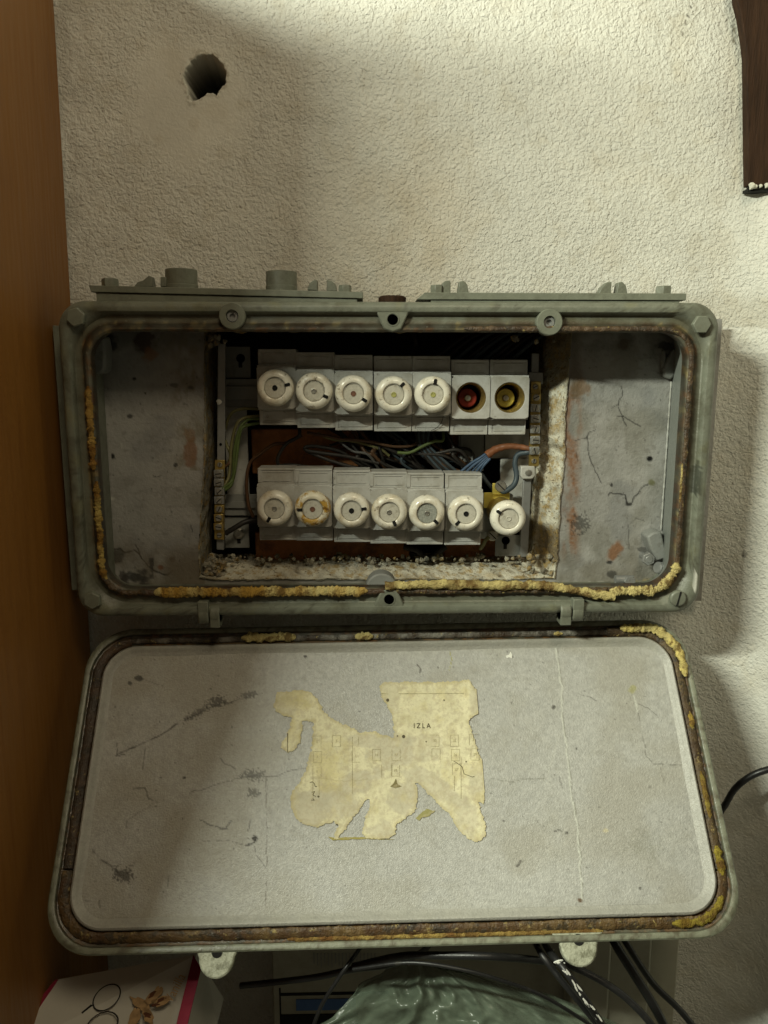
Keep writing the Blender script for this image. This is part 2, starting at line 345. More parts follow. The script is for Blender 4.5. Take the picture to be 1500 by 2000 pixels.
def inpoly(x, y, poly):
    c = np.zeros(len(x), bool); n = len(poly)
    for i in range(n):
        x1, y1 = poly[i]; x2, y2 = poly[(i+1) % n]
        k = ((y1 > y) != (y2 > y)) & (x < (x2-x1)*(y-y1)/((y2-y1) if y2 != y1 else 1e-9)+x1); c ^= k
    return c
def densify(poly, step, jit=0, seed=0, closed=True):
    rg = random.Random(seed); out = []; n = len(poly)
    for i in range(n if closed else n-1):
        a = np.array(poly[i], float); b = np.array(poly[(i+1) % n], float); L = np.linalg.norm(b-a); k = max(1, int(L/step))
        for j in range(k):
            p = a+(b-a)*j/k; out.append(tuple(p+np.array([rg.uniform(-jit, jit), rg.uniform(-jit, jit)])))
    return out
# ================================================================== WALL
def build_wall():
    hole = project_hole = None
    ha = U(345, 95, 0); hb = U(460, 215, 0)
    xs = np.concatenate([np.arange(-0.34, ha[0], 0.0022), np.arange(ha[0], hb[0], 0.0007), np.arange(hb[0], 0.66, 0.0022)])
    zs = np.concatenate([np.arange(0.60, ha[2], -0.0022), np.arange(ha[2], hb[2], -0.0007), np.arange(hb[2], -0.86, -0.0022)])
    nu, nv = len(xs), len(zs); s, z = np.meshgrid(xs, zs); s = s.ravel(); z = z.ravel()
    # profile: flat wall, then a rounded inner corner turning toward the room
    s0, R = 0.378+0.006*vnoise(z*7, z*0+2, 4), 0.10; ang = np.clip((s-s0)/R, 0, math.radians(72))
    ov = np.maximum(s-s0-ang*R, 0)
    x = np.where(s < s0, s, s0+R*np.sin(ang)+ov*np.cos(ang)); y = np.where(s < s0, 0.0, -R*(1-np.cos(ang))-ov*np.sin(ang))
    nx = -np.sin(ang); ny = -np.cos(ang)
    d = 0.0008*fbm(s*28, z*28, 3, 2)+0.0003*fbm(s*125, z*125, 8, 2)+0.003*fbm(s*6, z*6, 12, 2)
    u, v = project(np.stack([x, y, z], 1))
    # smoother trowelled patch round the hole
    dp = np.hypot((u-370)/130, (v-200)/150)+0.3*fbm(u/60, v/60, 2); sm = 1-sstep(0.55, 1.1, dp)
    amt = (1-0.75*sm)*(1-0.5*sstep(1150, 1600, v)*sstep(1340, 1420, u)); d = d*(1-0.7*sm)
    # broken hole: outline in source units
    H = [(392, 108), (412, 107), (430, 122), (442, 140), (440, 160), (430, 172), (423, 186), (415, 180), (404, 182), (392, 192), (375, 198), (370, 186), (364, 165), (360, 145), (368, 125)]
    H = np.array(H, float); hc = H.mean(0)
    th = np.arctan2(v-hc[1], u-hc[0]); rad = np.hypot(u-hc[0], v-hc[1])
    tH = np.arctan2(H[:, 1]-hc[1], H[:, 0]-hc[0]); rH = np.hypot(H[:, 0]-hc[0], H[:, 1]-hc[1]); o = np.argsort(tH)
    lim = np.interp(th, tH[o], rH[o], period=2*math.pi)*(1+0.10*fbm(u/9, v/9, 9, 3))
    q = rad/lim; inn = 1-sstep(0.80, 1.0, q); near = q < 1.6
    depth = np.where(near, -0.09*inn+0.0010*(sstep(1.35, 1.05, q))*(q > 1)*(0.5+fbm(u/12, v/12, 33)), 0)
    x = x+nx*d; y = y+ny*d-ny*0-0.0*depth; y = y-depth*1.0*1.0
    P = Paint(u, v, (0.64, 0.635, 0.575))
    P.mottle(240, 0.06, 31); P.mottle(70, 0.22, 41, (0.52, 0.46, 0.34), 0.15, 0.7)
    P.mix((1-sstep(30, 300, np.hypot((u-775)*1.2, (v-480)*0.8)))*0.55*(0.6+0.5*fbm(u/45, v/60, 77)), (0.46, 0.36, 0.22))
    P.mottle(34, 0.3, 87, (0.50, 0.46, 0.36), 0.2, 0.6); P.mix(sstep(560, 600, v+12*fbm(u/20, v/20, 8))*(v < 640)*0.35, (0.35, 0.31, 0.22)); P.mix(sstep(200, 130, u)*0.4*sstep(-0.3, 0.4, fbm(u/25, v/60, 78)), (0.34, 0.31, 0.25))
    P.mix(sm*0.16, (0.50, 0.46, 0.36))
    P.mix(inn*near, (0.30, 0.30, 0.26)); P.mix((1-sstep(0.86, 0.98, q+0.45*np.clip((-(u-hc[0])*0.8-(v-hc[1]))/45, 0, 1)))*near, (0.02, 0.018, 0.014))  # shade inside the hole painted near black, upper left kept paler
    P.mix(sstep(0.98, 1.05, q)*(1-sstep(1.1, 1.3, q))*0.5*(fbm(u/9, v/9, 34) > 0.05), (0.30, 0.28, 0.22)); P.mix((1-sstep(0.88, 0.99, q+0.2*np.clip((-(u-hc[0])*0.8-(v-hc[1]))/45, 0, 1)))*near, (0.006, 0.005, 0.004))
    P.specks(26, 150, 20, 1440, 540, (0.10, 0.08, 0.05), (1.2, 2.6), 0.8, 9)
    P.line([(1342, 30), (1343, 34), (1350, 12)], 1.6, (0.06, 0.05, 0.04), 0.9); P.line([(1342, 34), (1332, 70)], 1.2, (0.10, 0.08, 0.06), 0.7, brk=0.4)
    P.line([(1432, 48), (1435, 60), (1434, 80), (1432, 84)], 2.4, (0.06, 0.05, 0.03), 0.9, brk=0.4)
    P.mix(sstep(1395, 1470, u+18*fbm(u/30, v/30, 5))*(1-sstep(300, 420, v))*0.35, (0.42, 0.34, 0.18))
    P.specks(30, 1385, 650, 1500, 1300, (0.12, 0.12, 0.10), (1.0, 2.2), 0.7, 19); P.blob(1453, 1084, 4, 6, (0.1, 0.1, 0.09), 0.8)
    P.mix(sstep(1230, 1900, v)*0.15, (0.42, 0.43, 0.36))
    kx = (u > 300) & (u < 1210) & (v > 615) & (v < 1180)      # behind the box the wall is cut away
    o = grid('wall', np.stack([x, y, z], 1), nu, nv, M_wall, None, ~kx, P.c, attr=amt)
    tag(o, kind='structure')
build_wall()
fl = MB().box((0.1, -0.55, -0.88), (1.6, 1.3, 0.04)); tag(obj('floor', fl, M_floor, smooth=0), kind='structure')
# ================================================================== CABINET on the left
def build_cabinet():
    root = empty('wooden_cabinet', (-0.42, -0.18, -0.86))
    tag(root, 'orange brown veneered cabinet side standing along the left edge', 'cabinet')
    R = rot(0, math.radians(0.7), 0)
    xw = -0.316; zt = 0.435
    obj('side_panel', MB().box((xw-0.009, -0.226, (zt-0.86)/2), (0.018, 0.446, zt+0.86), R), M_wood, root, 0, 0.001)
    obj('top_board', MB().box((xw-0.26, -0.226, zt+0.0), (0.48, 0.446, 0.018)), M_wood, root, 0, 0.001)
    obj('front_door', MB().box((xw-0.26, -0.460, (zt-0.84)/2), (0.47, 0.018, zt+0.83)), M_wood, root, 0, 0.002)
build_cabinet()
def build_beam():
    y0 = -0.020
    out = [(1434, -60), (1440, 0), (1448, 30), (1455, 75), (1459, 110), (1460, 200), (1461, 300), (1462, 362), (1580, 362), (1580, -60)]
    pts = [U(u, v, y0) for u, v in out]; b = MB()
    c = pts[0]; b.prism([(p[0]-c[0], p[2]-c[2]) for p in pts], (c[0], 0, c[2]), y0, y0+0.012)
    tag(obj('timber_post', b, M_beam, bevel=0.001), 'dark brown stained timber hanging at the top right edge', 'timber')
    b = MB(); a = U(1461, 371, y0+0.002); e = U(1580, 368, y0+0.002)
    b.box(((a[0]+e[0])/2, y0+0.008, a[2]), (e[0]-a[0], 0.012, 0.003))
    tag(obj('shelf_strip', b, M_dark), 'thin black strip under the dark timber at the right edge', 'strip')
    rg = random.Random(3)
    for i, (u, v, r) in enumerate([(1469, 363, 0.0034), (1476, 364, 0.002), (1486, 363, 0.0018), (1498, 362, 0.0025)]):
        b = MB(); p = U(u, v, y0-0.001); b.lathe([(0.0, -r), (r*0.7, -r*0.7), (r*1.1, 0), (r*0.8, r*0.6), (0, r*0.8)], p, 'y', 9, rag=0.12)
        tag(obj('plaster_crumb', b, M_plaster, smooth=20), ['largest white plaster crumb at the left foot of the timber', 'small white plaster crumb beside the largest one under the timber', 'tiny white plaster crumb in the middle under the timber', 'white plaster crumb at the photo edge under the timber'][i], 'plaster crumb', 'plaster crumbs under the timber')
build_beam()
# ================================================================== FUSE BOX
XC, ZC = 0.0261, -0.0881; HX, HZ = 0.3182, 0.1558
box = empty('fuse_box', (XC, 0, ZC-HZ)); tag(box, 'open grey green cast metal fuse box with its lid hanging down', 'fuse box')
G = (0.150, 0.159, 0.122); DG = (0.060, 0.062, 0.036); RU = (0.105, 0.052, 0.022)
def build_rim():
    spec = [(0.013, -0.002, .022), (0.011, -0.078, .022), (0.0, -0.081, .026), (0.0, -0.0935, .026), (0.0012, -0.0975, .0255), (0.0035, -0.0995, .025), (0.006, -0.1003, .0245),
            (0.0095, -0.0995, .028), (0.0115, -0.097, .034), (0.0123, -0.0935, .042), (0.0135, -0.0925, .040), (0.017, -0.0925, .034), (0.020, -0.0930, .031), (0.0215, -0.0950, .030), (0.0235, -0.0965, .030), (0.0260, -0.0965, .029),
            (0.0278, -0.0945, .028), (0.0283, -0.090, .028), (0.0275, -0.080, .028)]
    rings = []; cols = []
    for i, (d, y, r) in enumerate(spec):
        pts = rr(HX-d, HZ-d, r, 220, 110, 14); P = np.array([(XC+a, y, ZC+b) for a, b in pts]); rings.append([p for p in P])
        u, v = project(P); n = fbm(u/30, v/30, 5); n2 = fbm(u/11, v/11, 15)
        c = np.tile(np.array(G), (len(P), 1))*(1+0.10*n2[:, None])
        top = sstep(700, 600, v)
        # olive grime in the recess of the flange
        if 9 <= i <= 12:
            k = np.clip(0.65+0.8*n, 0, 1)*(0.40+0.5*top); c = c*(1-k[:, None])+np.array((0.080, 0.070, 0.038))*k[:, None]
        if i >= 12:
            k = np.clip(0.75+0.6*n+0.4*n2, 0, 1); rust = np.where((n2 > 0.12)[:, None]*(v > 640)[:, None], np.array(RU), np.array((0.05, 0.034, 0.018)))
            c = c*(1-k[:, None])+rust*k[:, None]
            ye = np.clip(sstep(0.25, 0.45, fbm(u/16, v/16, 44)), 0, 1)[:, None]*0.6
            c = c*(1-ye)+np.array((0.24, 0.19, 0.08))*ye
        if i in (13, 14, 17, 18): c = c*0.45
        if i <= 8:
            k = (sstep(0.02, 0.3, fbm(u/7, v/7, 53))*sstep(0.0, 0.3, fbm(u/50, v/50, 54))*0.6)[:, None]; c = c*(1-k)+np.array((0.045, 0.042, 0.028))*k
            k = sstep(0.2, 0.5, n)*0.45; c = c*(1-k[:, None])+np.array((0.17, 0.165, 0.09))*k[:, None]
        k = (np.hypot((u-1360)/12, (v-940)/34)+0.5*n2 < 1)*0.7; c = c*(1-k[:, None])+np.array((0.02, 0.022, 0.016))*k[:, None]
        k = (np.hypot((u-1357)/3.5, (v-1128)/30)+0.2*n2 < 1)*(i >= 3)*(i <= 6)*1.0; c = c*(1-k[:, None])+np.array((0.7, 0.7, 0.62))*k[:, None]
        cols.append(c)
    mb = MB(); mb.loft(rings, True, False, False, np.concatenate(cols)); obj('flange', mb, M_paint, box)
    # inner walls down to the back panel
    r0 = [np.array((XC+a, -0.080, ZC+b)) for a, b in rr(HX-0.0275, HZ-0.0275, .028, 60, 40, 14)]
    L1, R1 = U(185, 800, YP)[0], U(1309, 800, YP)[0]; T1, B1 = U(700, 636, YP)[2], U(700, 1142, YP)[2]
    cx, cz = (L1+R1)/2, (T1+B1)/2
    rings = []; cols = []
    for t in np.linspace(0, 1, 8):
        ring = [np.array(((1-t)*a[0]+t*(cx+b[0]), -0.080+t*(YP+0.080), (1-t)*a[2]+t*(cz+b[1]))) for a, b in zip(r0, rr((R1-L1)/2, (T1-B1)/2, .02, 60, 40, 14))]
        rings.append(ring); u, v = project(np.array(ring)); n = fbm(u/25, v/25, 61)
        c = np.tile(np.array((0.20, 0.215, 0.195)), (len(ring), 1)); k = sstep(-0.1, 0.5, n)[:, None]*0.6*sstep(900, 1150, v)[:, None]; c = c*(1-k)+np.array((0.09, 0.06, 0.03))*k; cols.append(c)
    mb = MB(); mb.loft(rings, True, False, False, np.concatenate(cols)); obj('inner_wall', mb, M_panel, box)
    # pale seam where wall and panel meet on the sides
    for (ua, va, ub, vb) in ((181, 735, 199, 1030), (1311, 745, 1291, 1035)):
        a = U(ua, va, YP-0.002); e = U(ub, vb, YP-0.002); mb = MB().tube([a, (a+e)/2, e], 0.0011, 6, 20, rf=lambda t, th, i: 0.0009*(1+0.4*math.sin(i*2.3)))
        obj('seam_strip', mb, M_cover, box)
YP = -0.020
build_rim()
RECF = [(401, 648), (1115, 648), (1108, 740), (1103, 800), (1100, 900), (1094, 960), (1091, 1010), (1087, 1090), (1083, 1128), (1000, 1131), (800, 1130), (600, 1130), (430, 1131), (391, 1127), (390, 1060), (396, 960), (400, 900), (401, 760)]
def build_panel():
    a = U(150, 620, YP); b = U(1370, 1175, YP); st = 0.0012
    xs = np.arange(a[0], b[0], st); zs = np.arange(a[2], b[2], -st); x, z = np.meshgrid(xs, zs); x = x.ravel(); z = z.ravel()
    y = YP+0.0006*fbm(x*40, z*40, 6, 3); pos = np.stack([x, y, z], 1); u, v = project(pos)
    P = Paint(u, v, (0.31, 0.305, 0.285))
    P.mottle(160, 0.10, 3); P.mottle(30, 0.4, 13, (0.20, 0.20, 0.18), 0.1, 0.7)
    P.mottle(75, 0.55, 83, (0.15, 0.145, 0.115), 0.0, 0.55); P.mottle(55, 0.35, 93, (0.15, 0.155, 0.16), 0.12, 0.5); P.mottle(9, 0.35, 95, (0.12, 0.11, 0.09), 0.25, 0.6)
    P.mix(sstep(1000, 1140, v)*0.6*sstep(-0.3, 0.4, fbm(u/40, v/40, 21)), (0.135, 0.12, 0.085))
    P.mix(sstep(720, 655, v)*0.65*sstep(-0.4, 0.3, fbm(u/35, v/35, 22)), (0.055, 0.055, 0.045))  # patchy shade below the top lip, painted into the panel colour
    K = (0.018, 0.018, 0.016); O = (0.21, 0.11, 0.058)
    # left part
    P.mix(sstep(60, 0, abs(u-370))*sstep(-0.2, 0.5, fbm(u/14, v/30, 23))*(v < 920)*0.7, (0.15, 0.125, 0.075))
    P.blob(281, 665, 22, 26, (0.04, 0.022, 0.014), 0.9, seed=3); P.blob(293, 692, 16, 16, (0.22, 0.10, 0.04), 0.7, seed=4); P.blob(205, 670, 28, 22, K, 0.85, seed=5)
    P.blob(374, 885, 15, 32, O, 0.75, seed=6); P.blob(372, 850, 12, 20, (0.2, 0.12, 0.06), 0.6, seed=16)
    P.blob(262, 740, 4, 3.5, K, 1); P.blob(220, 891, 4.5, 6, K, 1); P.blob(284, 768, 2, 2, K, 1); P.blob(253, 813, 6, 5, K, 0.8); P.blob(343, 908, 4, 4, K, 0.8)
    P.blob(340, 752, 9, 5, K, 0.6); P.blob(372, 757, 8, 5, K, 0.7); P.blob(218, 974, 5, 4, (0.45, 0.45, 0.4), 0.8); P.line([(236, 866), (238, 875)], 2, (0.4, 0.4, 0.36), 0.8)
    P.line([(298, 930), (306, 933), (312, 929)], 1.5, K, 0.8); P.line([(372, 1026), (376, 1038)], 1.5, K, 0.8)
    P.line([(208, 1062), (222, 1073), (236, 1072), (245, 1080), (262, 1076), (268, 1080), (285, 1100), (300, 1114), (318, 1122), (328, 1123), (336, 1116)], 1.8, K, 0.95)
    P.line([(264, 1064), (272, 1082)], 1.6, K, 0.9); P.blob(228, 1085, 22, 16, K, 0.7, seed=8); P.blob(262, 1128, 26, 11, K, 0.85, seed=9); P.blob(313, 1108, 7, 5, (0.16, 0.05, 0.02), 0.9); P.blob(336, 1093, 6, 6, (0.06, 0.04, 0.03), 0.8)
    P.mix(sstep(1030, 1110, v)*(u < 400)*0.75*sstep(-0.5, 0.2, fbm(u/55, v/55, 27)), (0.13, 0.105, 0.07)); P.mix(sstep(0.0, 0.3, fbm(u/20, v/20, 29))*(u < 300)*(v > 1090)*0.8, (0.04, 0.035, 0.03))
    # right part
    P.mix(sstep(26, 4, abs(u-(1121-0.03*(v-700))+8*fbm(u/9, v/28, 33)))*sstep(690, 790, v)*(1-sstep(1070, 1110, v))*sstep(-0.5, 0.1, fbm(u/20, v/55, 34))*(0.8+0.5*fbm(u/4, v/4, 35)), O)
    P.blob(1135, 757, 22, 20, (0.20, 0.12, 0.06), 0.7, seed=45); P.mix(sstep(22, 0, abs(u-1122))*(v < 780)*0.6, (0.10, 0.075, 0.04))
    P.blob(1220, 673, 13, 12, (0.05, 0.03, 0.018), 0.9, seed=10); P.blob(1297, 675, 18, 9, K, 0.85, seed=11); P.blob(1220, 700, 30, 50, (0.17, 0.15, 0.11), 0.35, seed=12)
    P.blob(1201, 1077, 25, 13, O, 0.95, -50, 0.35, seed=13); P.blob(1190, 1098, 9, 4, K, 0.9); P.blob(1132, 1024, 15, 13, K, 0.6, 0, 1.1, 0.8, seed=14, sc=4); P.blob(1269, 896, 7, 6, (0.004, 0.004, 0.004), 1, rag=0.1)
    P.line([(1214, 755), (1216, 768), (1210, 783), (1208, 795), (1214, 812), (1218, 822), (1224, 832)], 1.5, K, 0.8); P.line([(1216, 812), (1234, 822), (1252, 834)], 1.6, K, 0.75); P.line([(1210, 790), (1196, 797)], 1.2, K, 0.6); P.line([(1206, 812), (1216, 812)], 1.4, K, 0.7)
    P.line([(1124, 860), (1142, 857), (1150, 845), (1165, 838)], 1.4, K, 0.7); P.line([(1146, 852), (1150, 880), (1155, 905), (1165, 925), (1174, 942)], 1.5, K, 0.8); P.line([(1125, 884), (1128, 900)], 1.3, K, 0.5)
    P.line([(1188, 968), (1194, 963), (1210, 964), (1222, 968), (1226, 985), (1232, 984), (1239, 970), (1256, 952), (1266, 946)], 1.9, K, 0.9); P.blob(1228, 985, 8, 4, K, 0.8); P.blob(1272, 942, 9, 8, (0.12, 0.12, 0.05), 0.8, seed=31); P.blob(1194, 947, 3, 4, K, 0.9)
    P.line([(1226, 1012), (1227, 1040), (1228, 1072)], 1.1, K, 0.6); P.line([(1236, 1010), (1260, 1018)], 1.0, K, 0.5); P.blob(1256, 1073, 14, 6, K, 0.6, seed=17); P.blob(1195, 1122, 12, 8, K, 0.7, seed=18)
    P.blob(1200, 1143, 60, 6, (0.5, 0.5, 0.46), 0.6, 3, 0.7, seed=36); P.blob(1270, 1140, 40, 9, (0.30, 0.24, 0.12), 0.6, 0, 0.8, seed=37)
    P.specks(70, 170, 660, 400, 1130, K, (1, 2.4), 0.7, 51); P.specks(90, 1120, 660, 1300, 1140, K, (1, 2.2), 0.6, 52)
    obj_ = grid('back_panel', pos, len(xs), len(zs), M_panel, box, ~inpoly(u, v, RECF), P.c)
build_panel()
def build_recess():
    """rough opening cut through the wall behind the box, lined with crumbling cement"""
    F = densify([RECF[i] for i in range(len(RECF))], 9, 1.2, 4)
    c = np.array((750., 890.)); n = len(F)
    back = dict(l=414, r=1040, t=640, b=1082)
    def backpt(p): return (back['l']+(p[0]-390)/(1115-390)*(back['r']-back['l']), back['t']+(p[1]-648)/(1131-648)*(back['b']-back['t']))
    rings = []; cols = []
    ys = [YP-0.0022, YP-0.0028, YP-0.001, YP+0.006]+list(np.linspace(YP+0.014, 0.075, 11))
    for i, y in enumerate(ys):
        ring = []
        for j, p in enumerate(F):
            p = np.array(p)
            if i == 0: d = p-c; q = p+d/np.linalg.norm(d)*(1.5+2.5*abs(vnoise(p[0]/9, p[1]/9, 3)))
            elif i == 1: q = p
            else:
                # perspective lets the walls run nearly straight back
                t = (y-YP)/(0.075-YP); t = min(1, t/0.30)*0.62+0.38*max(0, (t-0.30)/0.70); e = np.array(backpt(p)); q = p*(1-t)+e*t
            P3 = U(q[0], q[1], y); k = 0.0 if i < 2 else 0.0022
            P3 = P3+k*np.array((vnoise(j*0.45, i*1.1, 5), 0.6*vnoise(j*0.45, i*1.1, 7), vnoise(j*0.5, i*1.2, 6)))
            ring.append(P3)
        rings.append(ring); A = np.array(ring); u, v = project(A); nn = fbm(u/14, v/14, 71); n2 = fbm(u/6, v/6, 72)
        cc = np.tile(np.array((0.58, 0.56, 0.46)), (n, 1))
        k = sstep(0.1, 0.5, nn)[:, None]*0.5; cc = cc*(1-k)+np.array((0.30, 0.20, 0.06))*k
        k = sstep(0.15, 0.5, n2)[:, None]*0.7; cc = cc*(1-k)+np.array((0.10, 0.07, 0.03))*k
        k = (sstep(780, 690, v)*0.75)[:, None]; cc = cc*(1-k)+np.array((0.15, 0.115, 0.05))*k  # top of the lining coloured darker to stand in for shade
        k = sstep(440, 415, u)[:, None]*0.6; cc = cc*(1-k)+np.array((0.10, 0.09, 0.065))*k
        k = (sstep(1015, 1040, v)*(1-sstep(1095, 1110, v))*sstep(1040, 1050, u)*0.85)[:, None]; cc = cc*(1-k)+np.array((0.13, 0.09, 0.04))*k
        cols.append(cc)
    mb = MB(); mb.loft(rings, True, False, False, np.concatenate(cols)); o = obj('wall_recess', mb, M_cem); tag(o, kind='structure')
    # black backing stands in for shade deep in the recess, bricks before it
    mb = MB(); a = U(400, 630, 0.074); e = U(1060, 1100, 0.074)
    mb.box(((a[0]+e[0])/2, 0.095, (a[2]+e[2])/2), (e[0]-a[0]+0.06, 0.04, a[2]-e[2]+0.06)); tag(obj('recess_backing', mb, M_dark), kind='structure')
    k = 0
    for (u0, v0, u1, v1, y) in ((490, 838, 700, 925, 0.044), (498, 1040, 800, 1110, 0.036), (868, 1050, 1010, 1108, 0.052), (880, 845, 900, 905, 0.060)):
        p = U(u0, v0, y); q = U(u1, v1, y); mb = MB(); mb.box(((p[0]+q[0])/2, y+0.012, (p[2]+q[2])/2), (q[0]-p[0], 0.024, p[2]-q[2]))
        tag(obj('brick', mb, M_brick, bevel=0.0015), ['orange brown brick behind the gap between the fuse rows', 'long orange brown brick under the lower fuse row', 'short orange brick at the lower right of the recess', 'narrow brick sliver beside the grey vertical plate'][k], 'brick', 'bricks showing in the recess'); k += 1
    # rubble along the bottom and top
    rg = random.Random(21); mb = MB()
    for i in range(150):
        u = rg.uniform(400, 1075); v = 1098-6*rg.random()+ (3 if u < 430 else 0); y = rg.uniform(-0.010, 0.028); r = rg.uniform(0.0008, 0.0032)*(1.5 if rg.random() < .12 else 1)
        p = U(u, v-(y+0.01)*260, y); c_ = random.choice([(0.30, 0.28, 0.22), (0.16, 0.15, 0.11), (0.10, 0.10, 0.08), (0.40, 0.38, 0.3)])
        mb2 = MB(); mb2.lathe([(0, -r), (r*.8, -r*.5), (r, 0.2*r), (r*.5, r*.8), (0, r)], p, 'z', 6, rag=0.2, R=rot(rg.random()*3, rg.random()*3, 0))
        mb.add(mb2.v, mb2.f, c_)
    for i in range(60):
        u = rg.choice([rg.uniform(400, 430), rg.uniform(395, 440), rg.uniform(1000, 1090)]); v = rg.uniform(1085, 1122) if rg.random() < .75 else rg.uniform(655, 675); r = rg.uniform(0.0015, 0.0045)
        p = U(u, v, -0.016); mb2 = MB(); mb2.lathe([(0, -r), (r*.8, -r*.5), (r, 0.2*r), (r*.5, r*.8), (0, r)], p, 'z', 6, rag=0.2, R=rot(rg.random()*3, rg.random()*3, 0)); mb.add(mb2.v, mb2.f, random.choice([(0.30, 0.28, 0.22), (0.2, 0.18, 0.14)]))
    o = obj('rubble', mb, M_cem, smooth=20); tag(o, 'crumbs of cement and grit lying along the recess edge', 'rubble', kind='stuff')
build_recess()
# ---- box hardware
def boss(u, v, r, ro, y=-0.101, deep=0.012, socket=False):
    c = U(u, v, y); mb = MB(); mb.lathe([(r, 0.010), (r, 0.0012), (r*0.93, 0), (ro, 0), (ro*0.97, 0.001), (ro*0.9, deep)], (c[0], y, c[2]), 'y', 36); mb.f.pop(); mb.m.pop()
    o = obj('bolt_boss', mb, M_paint2, box)
    mb = MB(); mb.lathe([(ro*0.9, deep-0.001), (0, deep-0.001)], (c[0], y, c[2]), 'y', 24)
    if socket: mb.lathe([(ro*0.85, deep), (ro*0.85, 0.003), (ro*0.45, 0.003), (ro*0.45, 0.006), (0, 0.006)], (c[0], y, c[2]), 'y', 24)
    obj('socket_screw' if socket else 'hole', mb, M_steel if socket else M_dark, box if not o else o)
boss(453, 617, 0.0127, 0.0060, socket=True); boss(1074, 629, 0.0127, 0.0060, socket=True)
boss(767, 624, 0.0068, 0.0055, y=-0.0996, deep=0.0012); boss(760, 1171, 0.0068, 0.0055, y=-0.0996, deep=0.0012)
def shield(u, v, up):
    c = U(u, v, -0.0988); w_, h_ = 0.018, 0.013*up
    mb = MB(); mb.prism([(-w_, h_), (w_, h_), (0.0125, 0.0), (0.0085, -h_*0.7), (0.0, -h_*0.9), (-0.0085, -h_*0.7), (-0.0125, 0)], (c[0], 0, c[2]), -0.0990, -0.091)
    obj('bolt_web', mb, M_paint2, box, bevel=0.0015)
shield(767, 624, 1); shield(760, 1171, -1)
for i, (u, v) in enumerate(((150, 620), (1368, 634), (182, 1171), (1323, 1168))):
    c = U(u, v, -0.100); pad = MB(); pad.lathe([(0.0135, 0.008), (0.0135, 0.0015), (0.0125, 0.0003), (0, 0.0003)], (c[0], -0.100, c[2]), 'y', 30)
    mb = MB()
    if i < 3: hexhead(mb, (c[0], -0.0990, c[2]), 0.0092, 0.0055, rotz=[0.3, 0.0, 0.5, 0][i])
    else: mb.lathe([(0.0085, 0.0), (0.0085, -0.003), (0.007, -0.0045), (0, -0.005)], (c[0], -0.0990, c[2]), 'y', 30)
    o = obj('corner_bolt', mb, M_paint2, box, bevel=0.0005)
    if i == 3: obj('slot', MB().box((c[0], -0.1037, c[2]), (0.0016, 0.001, 0.0155), rot(0, math.radians(12), 0)), M_dark, o)
# top flange plates with hubs, bolts and fins
def top_plate(u0, v0, u1, v1, th, slant=False):
    a = U(u0, v0, -0.088); e = U(u1, v1, -0.088); L = math.hypot(e[0]-a[0], e[2]-a[2]); ang = math.atan2(e[2]-a[2], e[0]-a[0]); R = rot(0, -ang, 0)
    mid = (a+e)/2; mb = MB()
    if slant: mb.prism([(-L/2-0.008, -th), (-L/2, 0), (L/2, 0), (L/2, -th)], (mid[0], 0, mid[2]), -0.088, -0.025, R=R)
    else: mb.prism([(-L/2, -0.0), (L/2, 0), (L/2, -th), (-L/2+0.002, -th)], (mid[0], 0, mid[2]), -0.088, -0.025, R=R)
    p = obj('gland_plate', mb, M_paint2, box, bevel=0.0006)
    mb = MB().box((mid[0], -0.056, mid[2]-th-0.0058), (L-0.012, 0.060, 0.010), R); obj('gland_gasket', mb, M_paint2, p)
    return p
pl = top_plate(173, 557, 709, 570, 0.0062); pr = top_plate(830, 571, 1341, 573, 0.0066, True)
def hub(u0, u1, vt, vb, y=-0.062, n=36):
    a = U(u0, vb, y); b = U(u1, vb, y); r = (b[0]-a[0])/2; c = (a+b)/2; h = U(u0, vt, y)[2]-a[2]
    mb = MB(); mb.lathe([(r*1.03, -0.004), (r*1.03, 0.001), (r, 0.0015), (r, h-0.0006), (r*0.97, h), (r*0.78, h), (r*0.78, h-0.004), (0, h-0.004)], (c[0], y, c[2]), 'z', n); obj('conduit_hub', mb, M_paint2, pl)
hub(324, 386, 527, 560); hub(520, 580, 531, 562)
def bolt_up(u0, u1, vt, vb, p, y=-0.070):
    a = U(u0, vb, y); b = U(u1, vb, y); r = (b[0]-a[0])/2; c = (a+b)/2; h = U(u0, vt, y)[2]-a[2]
    mb = MB(); hexhead(mb, (c[0], y, c[2]-0.002), r, h+0.002, 'z'); obj('plate_bolt', mb, M_paint2, p, bevel=0.0004)
bolt_up(199, 232, 544, 560, pl); bolt_up(661, 687, 557, 570, pl); bolt_up(840, 866, 557, 573, pr); bolt_up(1279, 1311, 559, 574, pr)
def fin(pts, p, y=-0.072, t=0.012):
    P = [U(u, v, y) for u, v in pts]; c = P[0]; mb = MB(); mb.prism([(q[0]-c[0], q[2]-c[2]) for q in P], (c[0], 0, c[2]), y, y+t); obj('cast_fin', mb, M_paint2, p, bevel=0.0008)
fin([(261, 560), (268, 551), (280, 547), (290, 538), (296, 540), (299, 560)], pl); fin([(313, 560), (313, 540), (325, 541), (325, 560)], pl)
fin([(600, 566), (605, 552), (614, 546), (620, 547), (620, 568)], pl); fin([(638, 569), (638, 546), (648, 548), (656, 556), (658, 569)], pl)
fin([(864, 574), (864, 552), (872, 548), (880, 548), (880, 574)], pr); fin([(894, 574), (897, 550), (906, 548), (913, 556), (916, 574)], pr)
fin([(1168, 575), (1176, 560), (1186, 551), (1195, 550), (1193, 575)], pr); fin([(1204, 575), (1208, 551), (1216, 550), (1223, 558), (1226, 575)], pr)
mb = MB(); c = U(766, 586, -0.06); mb.lathe([(0.0138, -0.004), (0.0138, 0.0022), (0.012, 0.0036), (0, 0.0036)], c, 'z', 30); obj('blanking_plug', mb, M_beam, box)
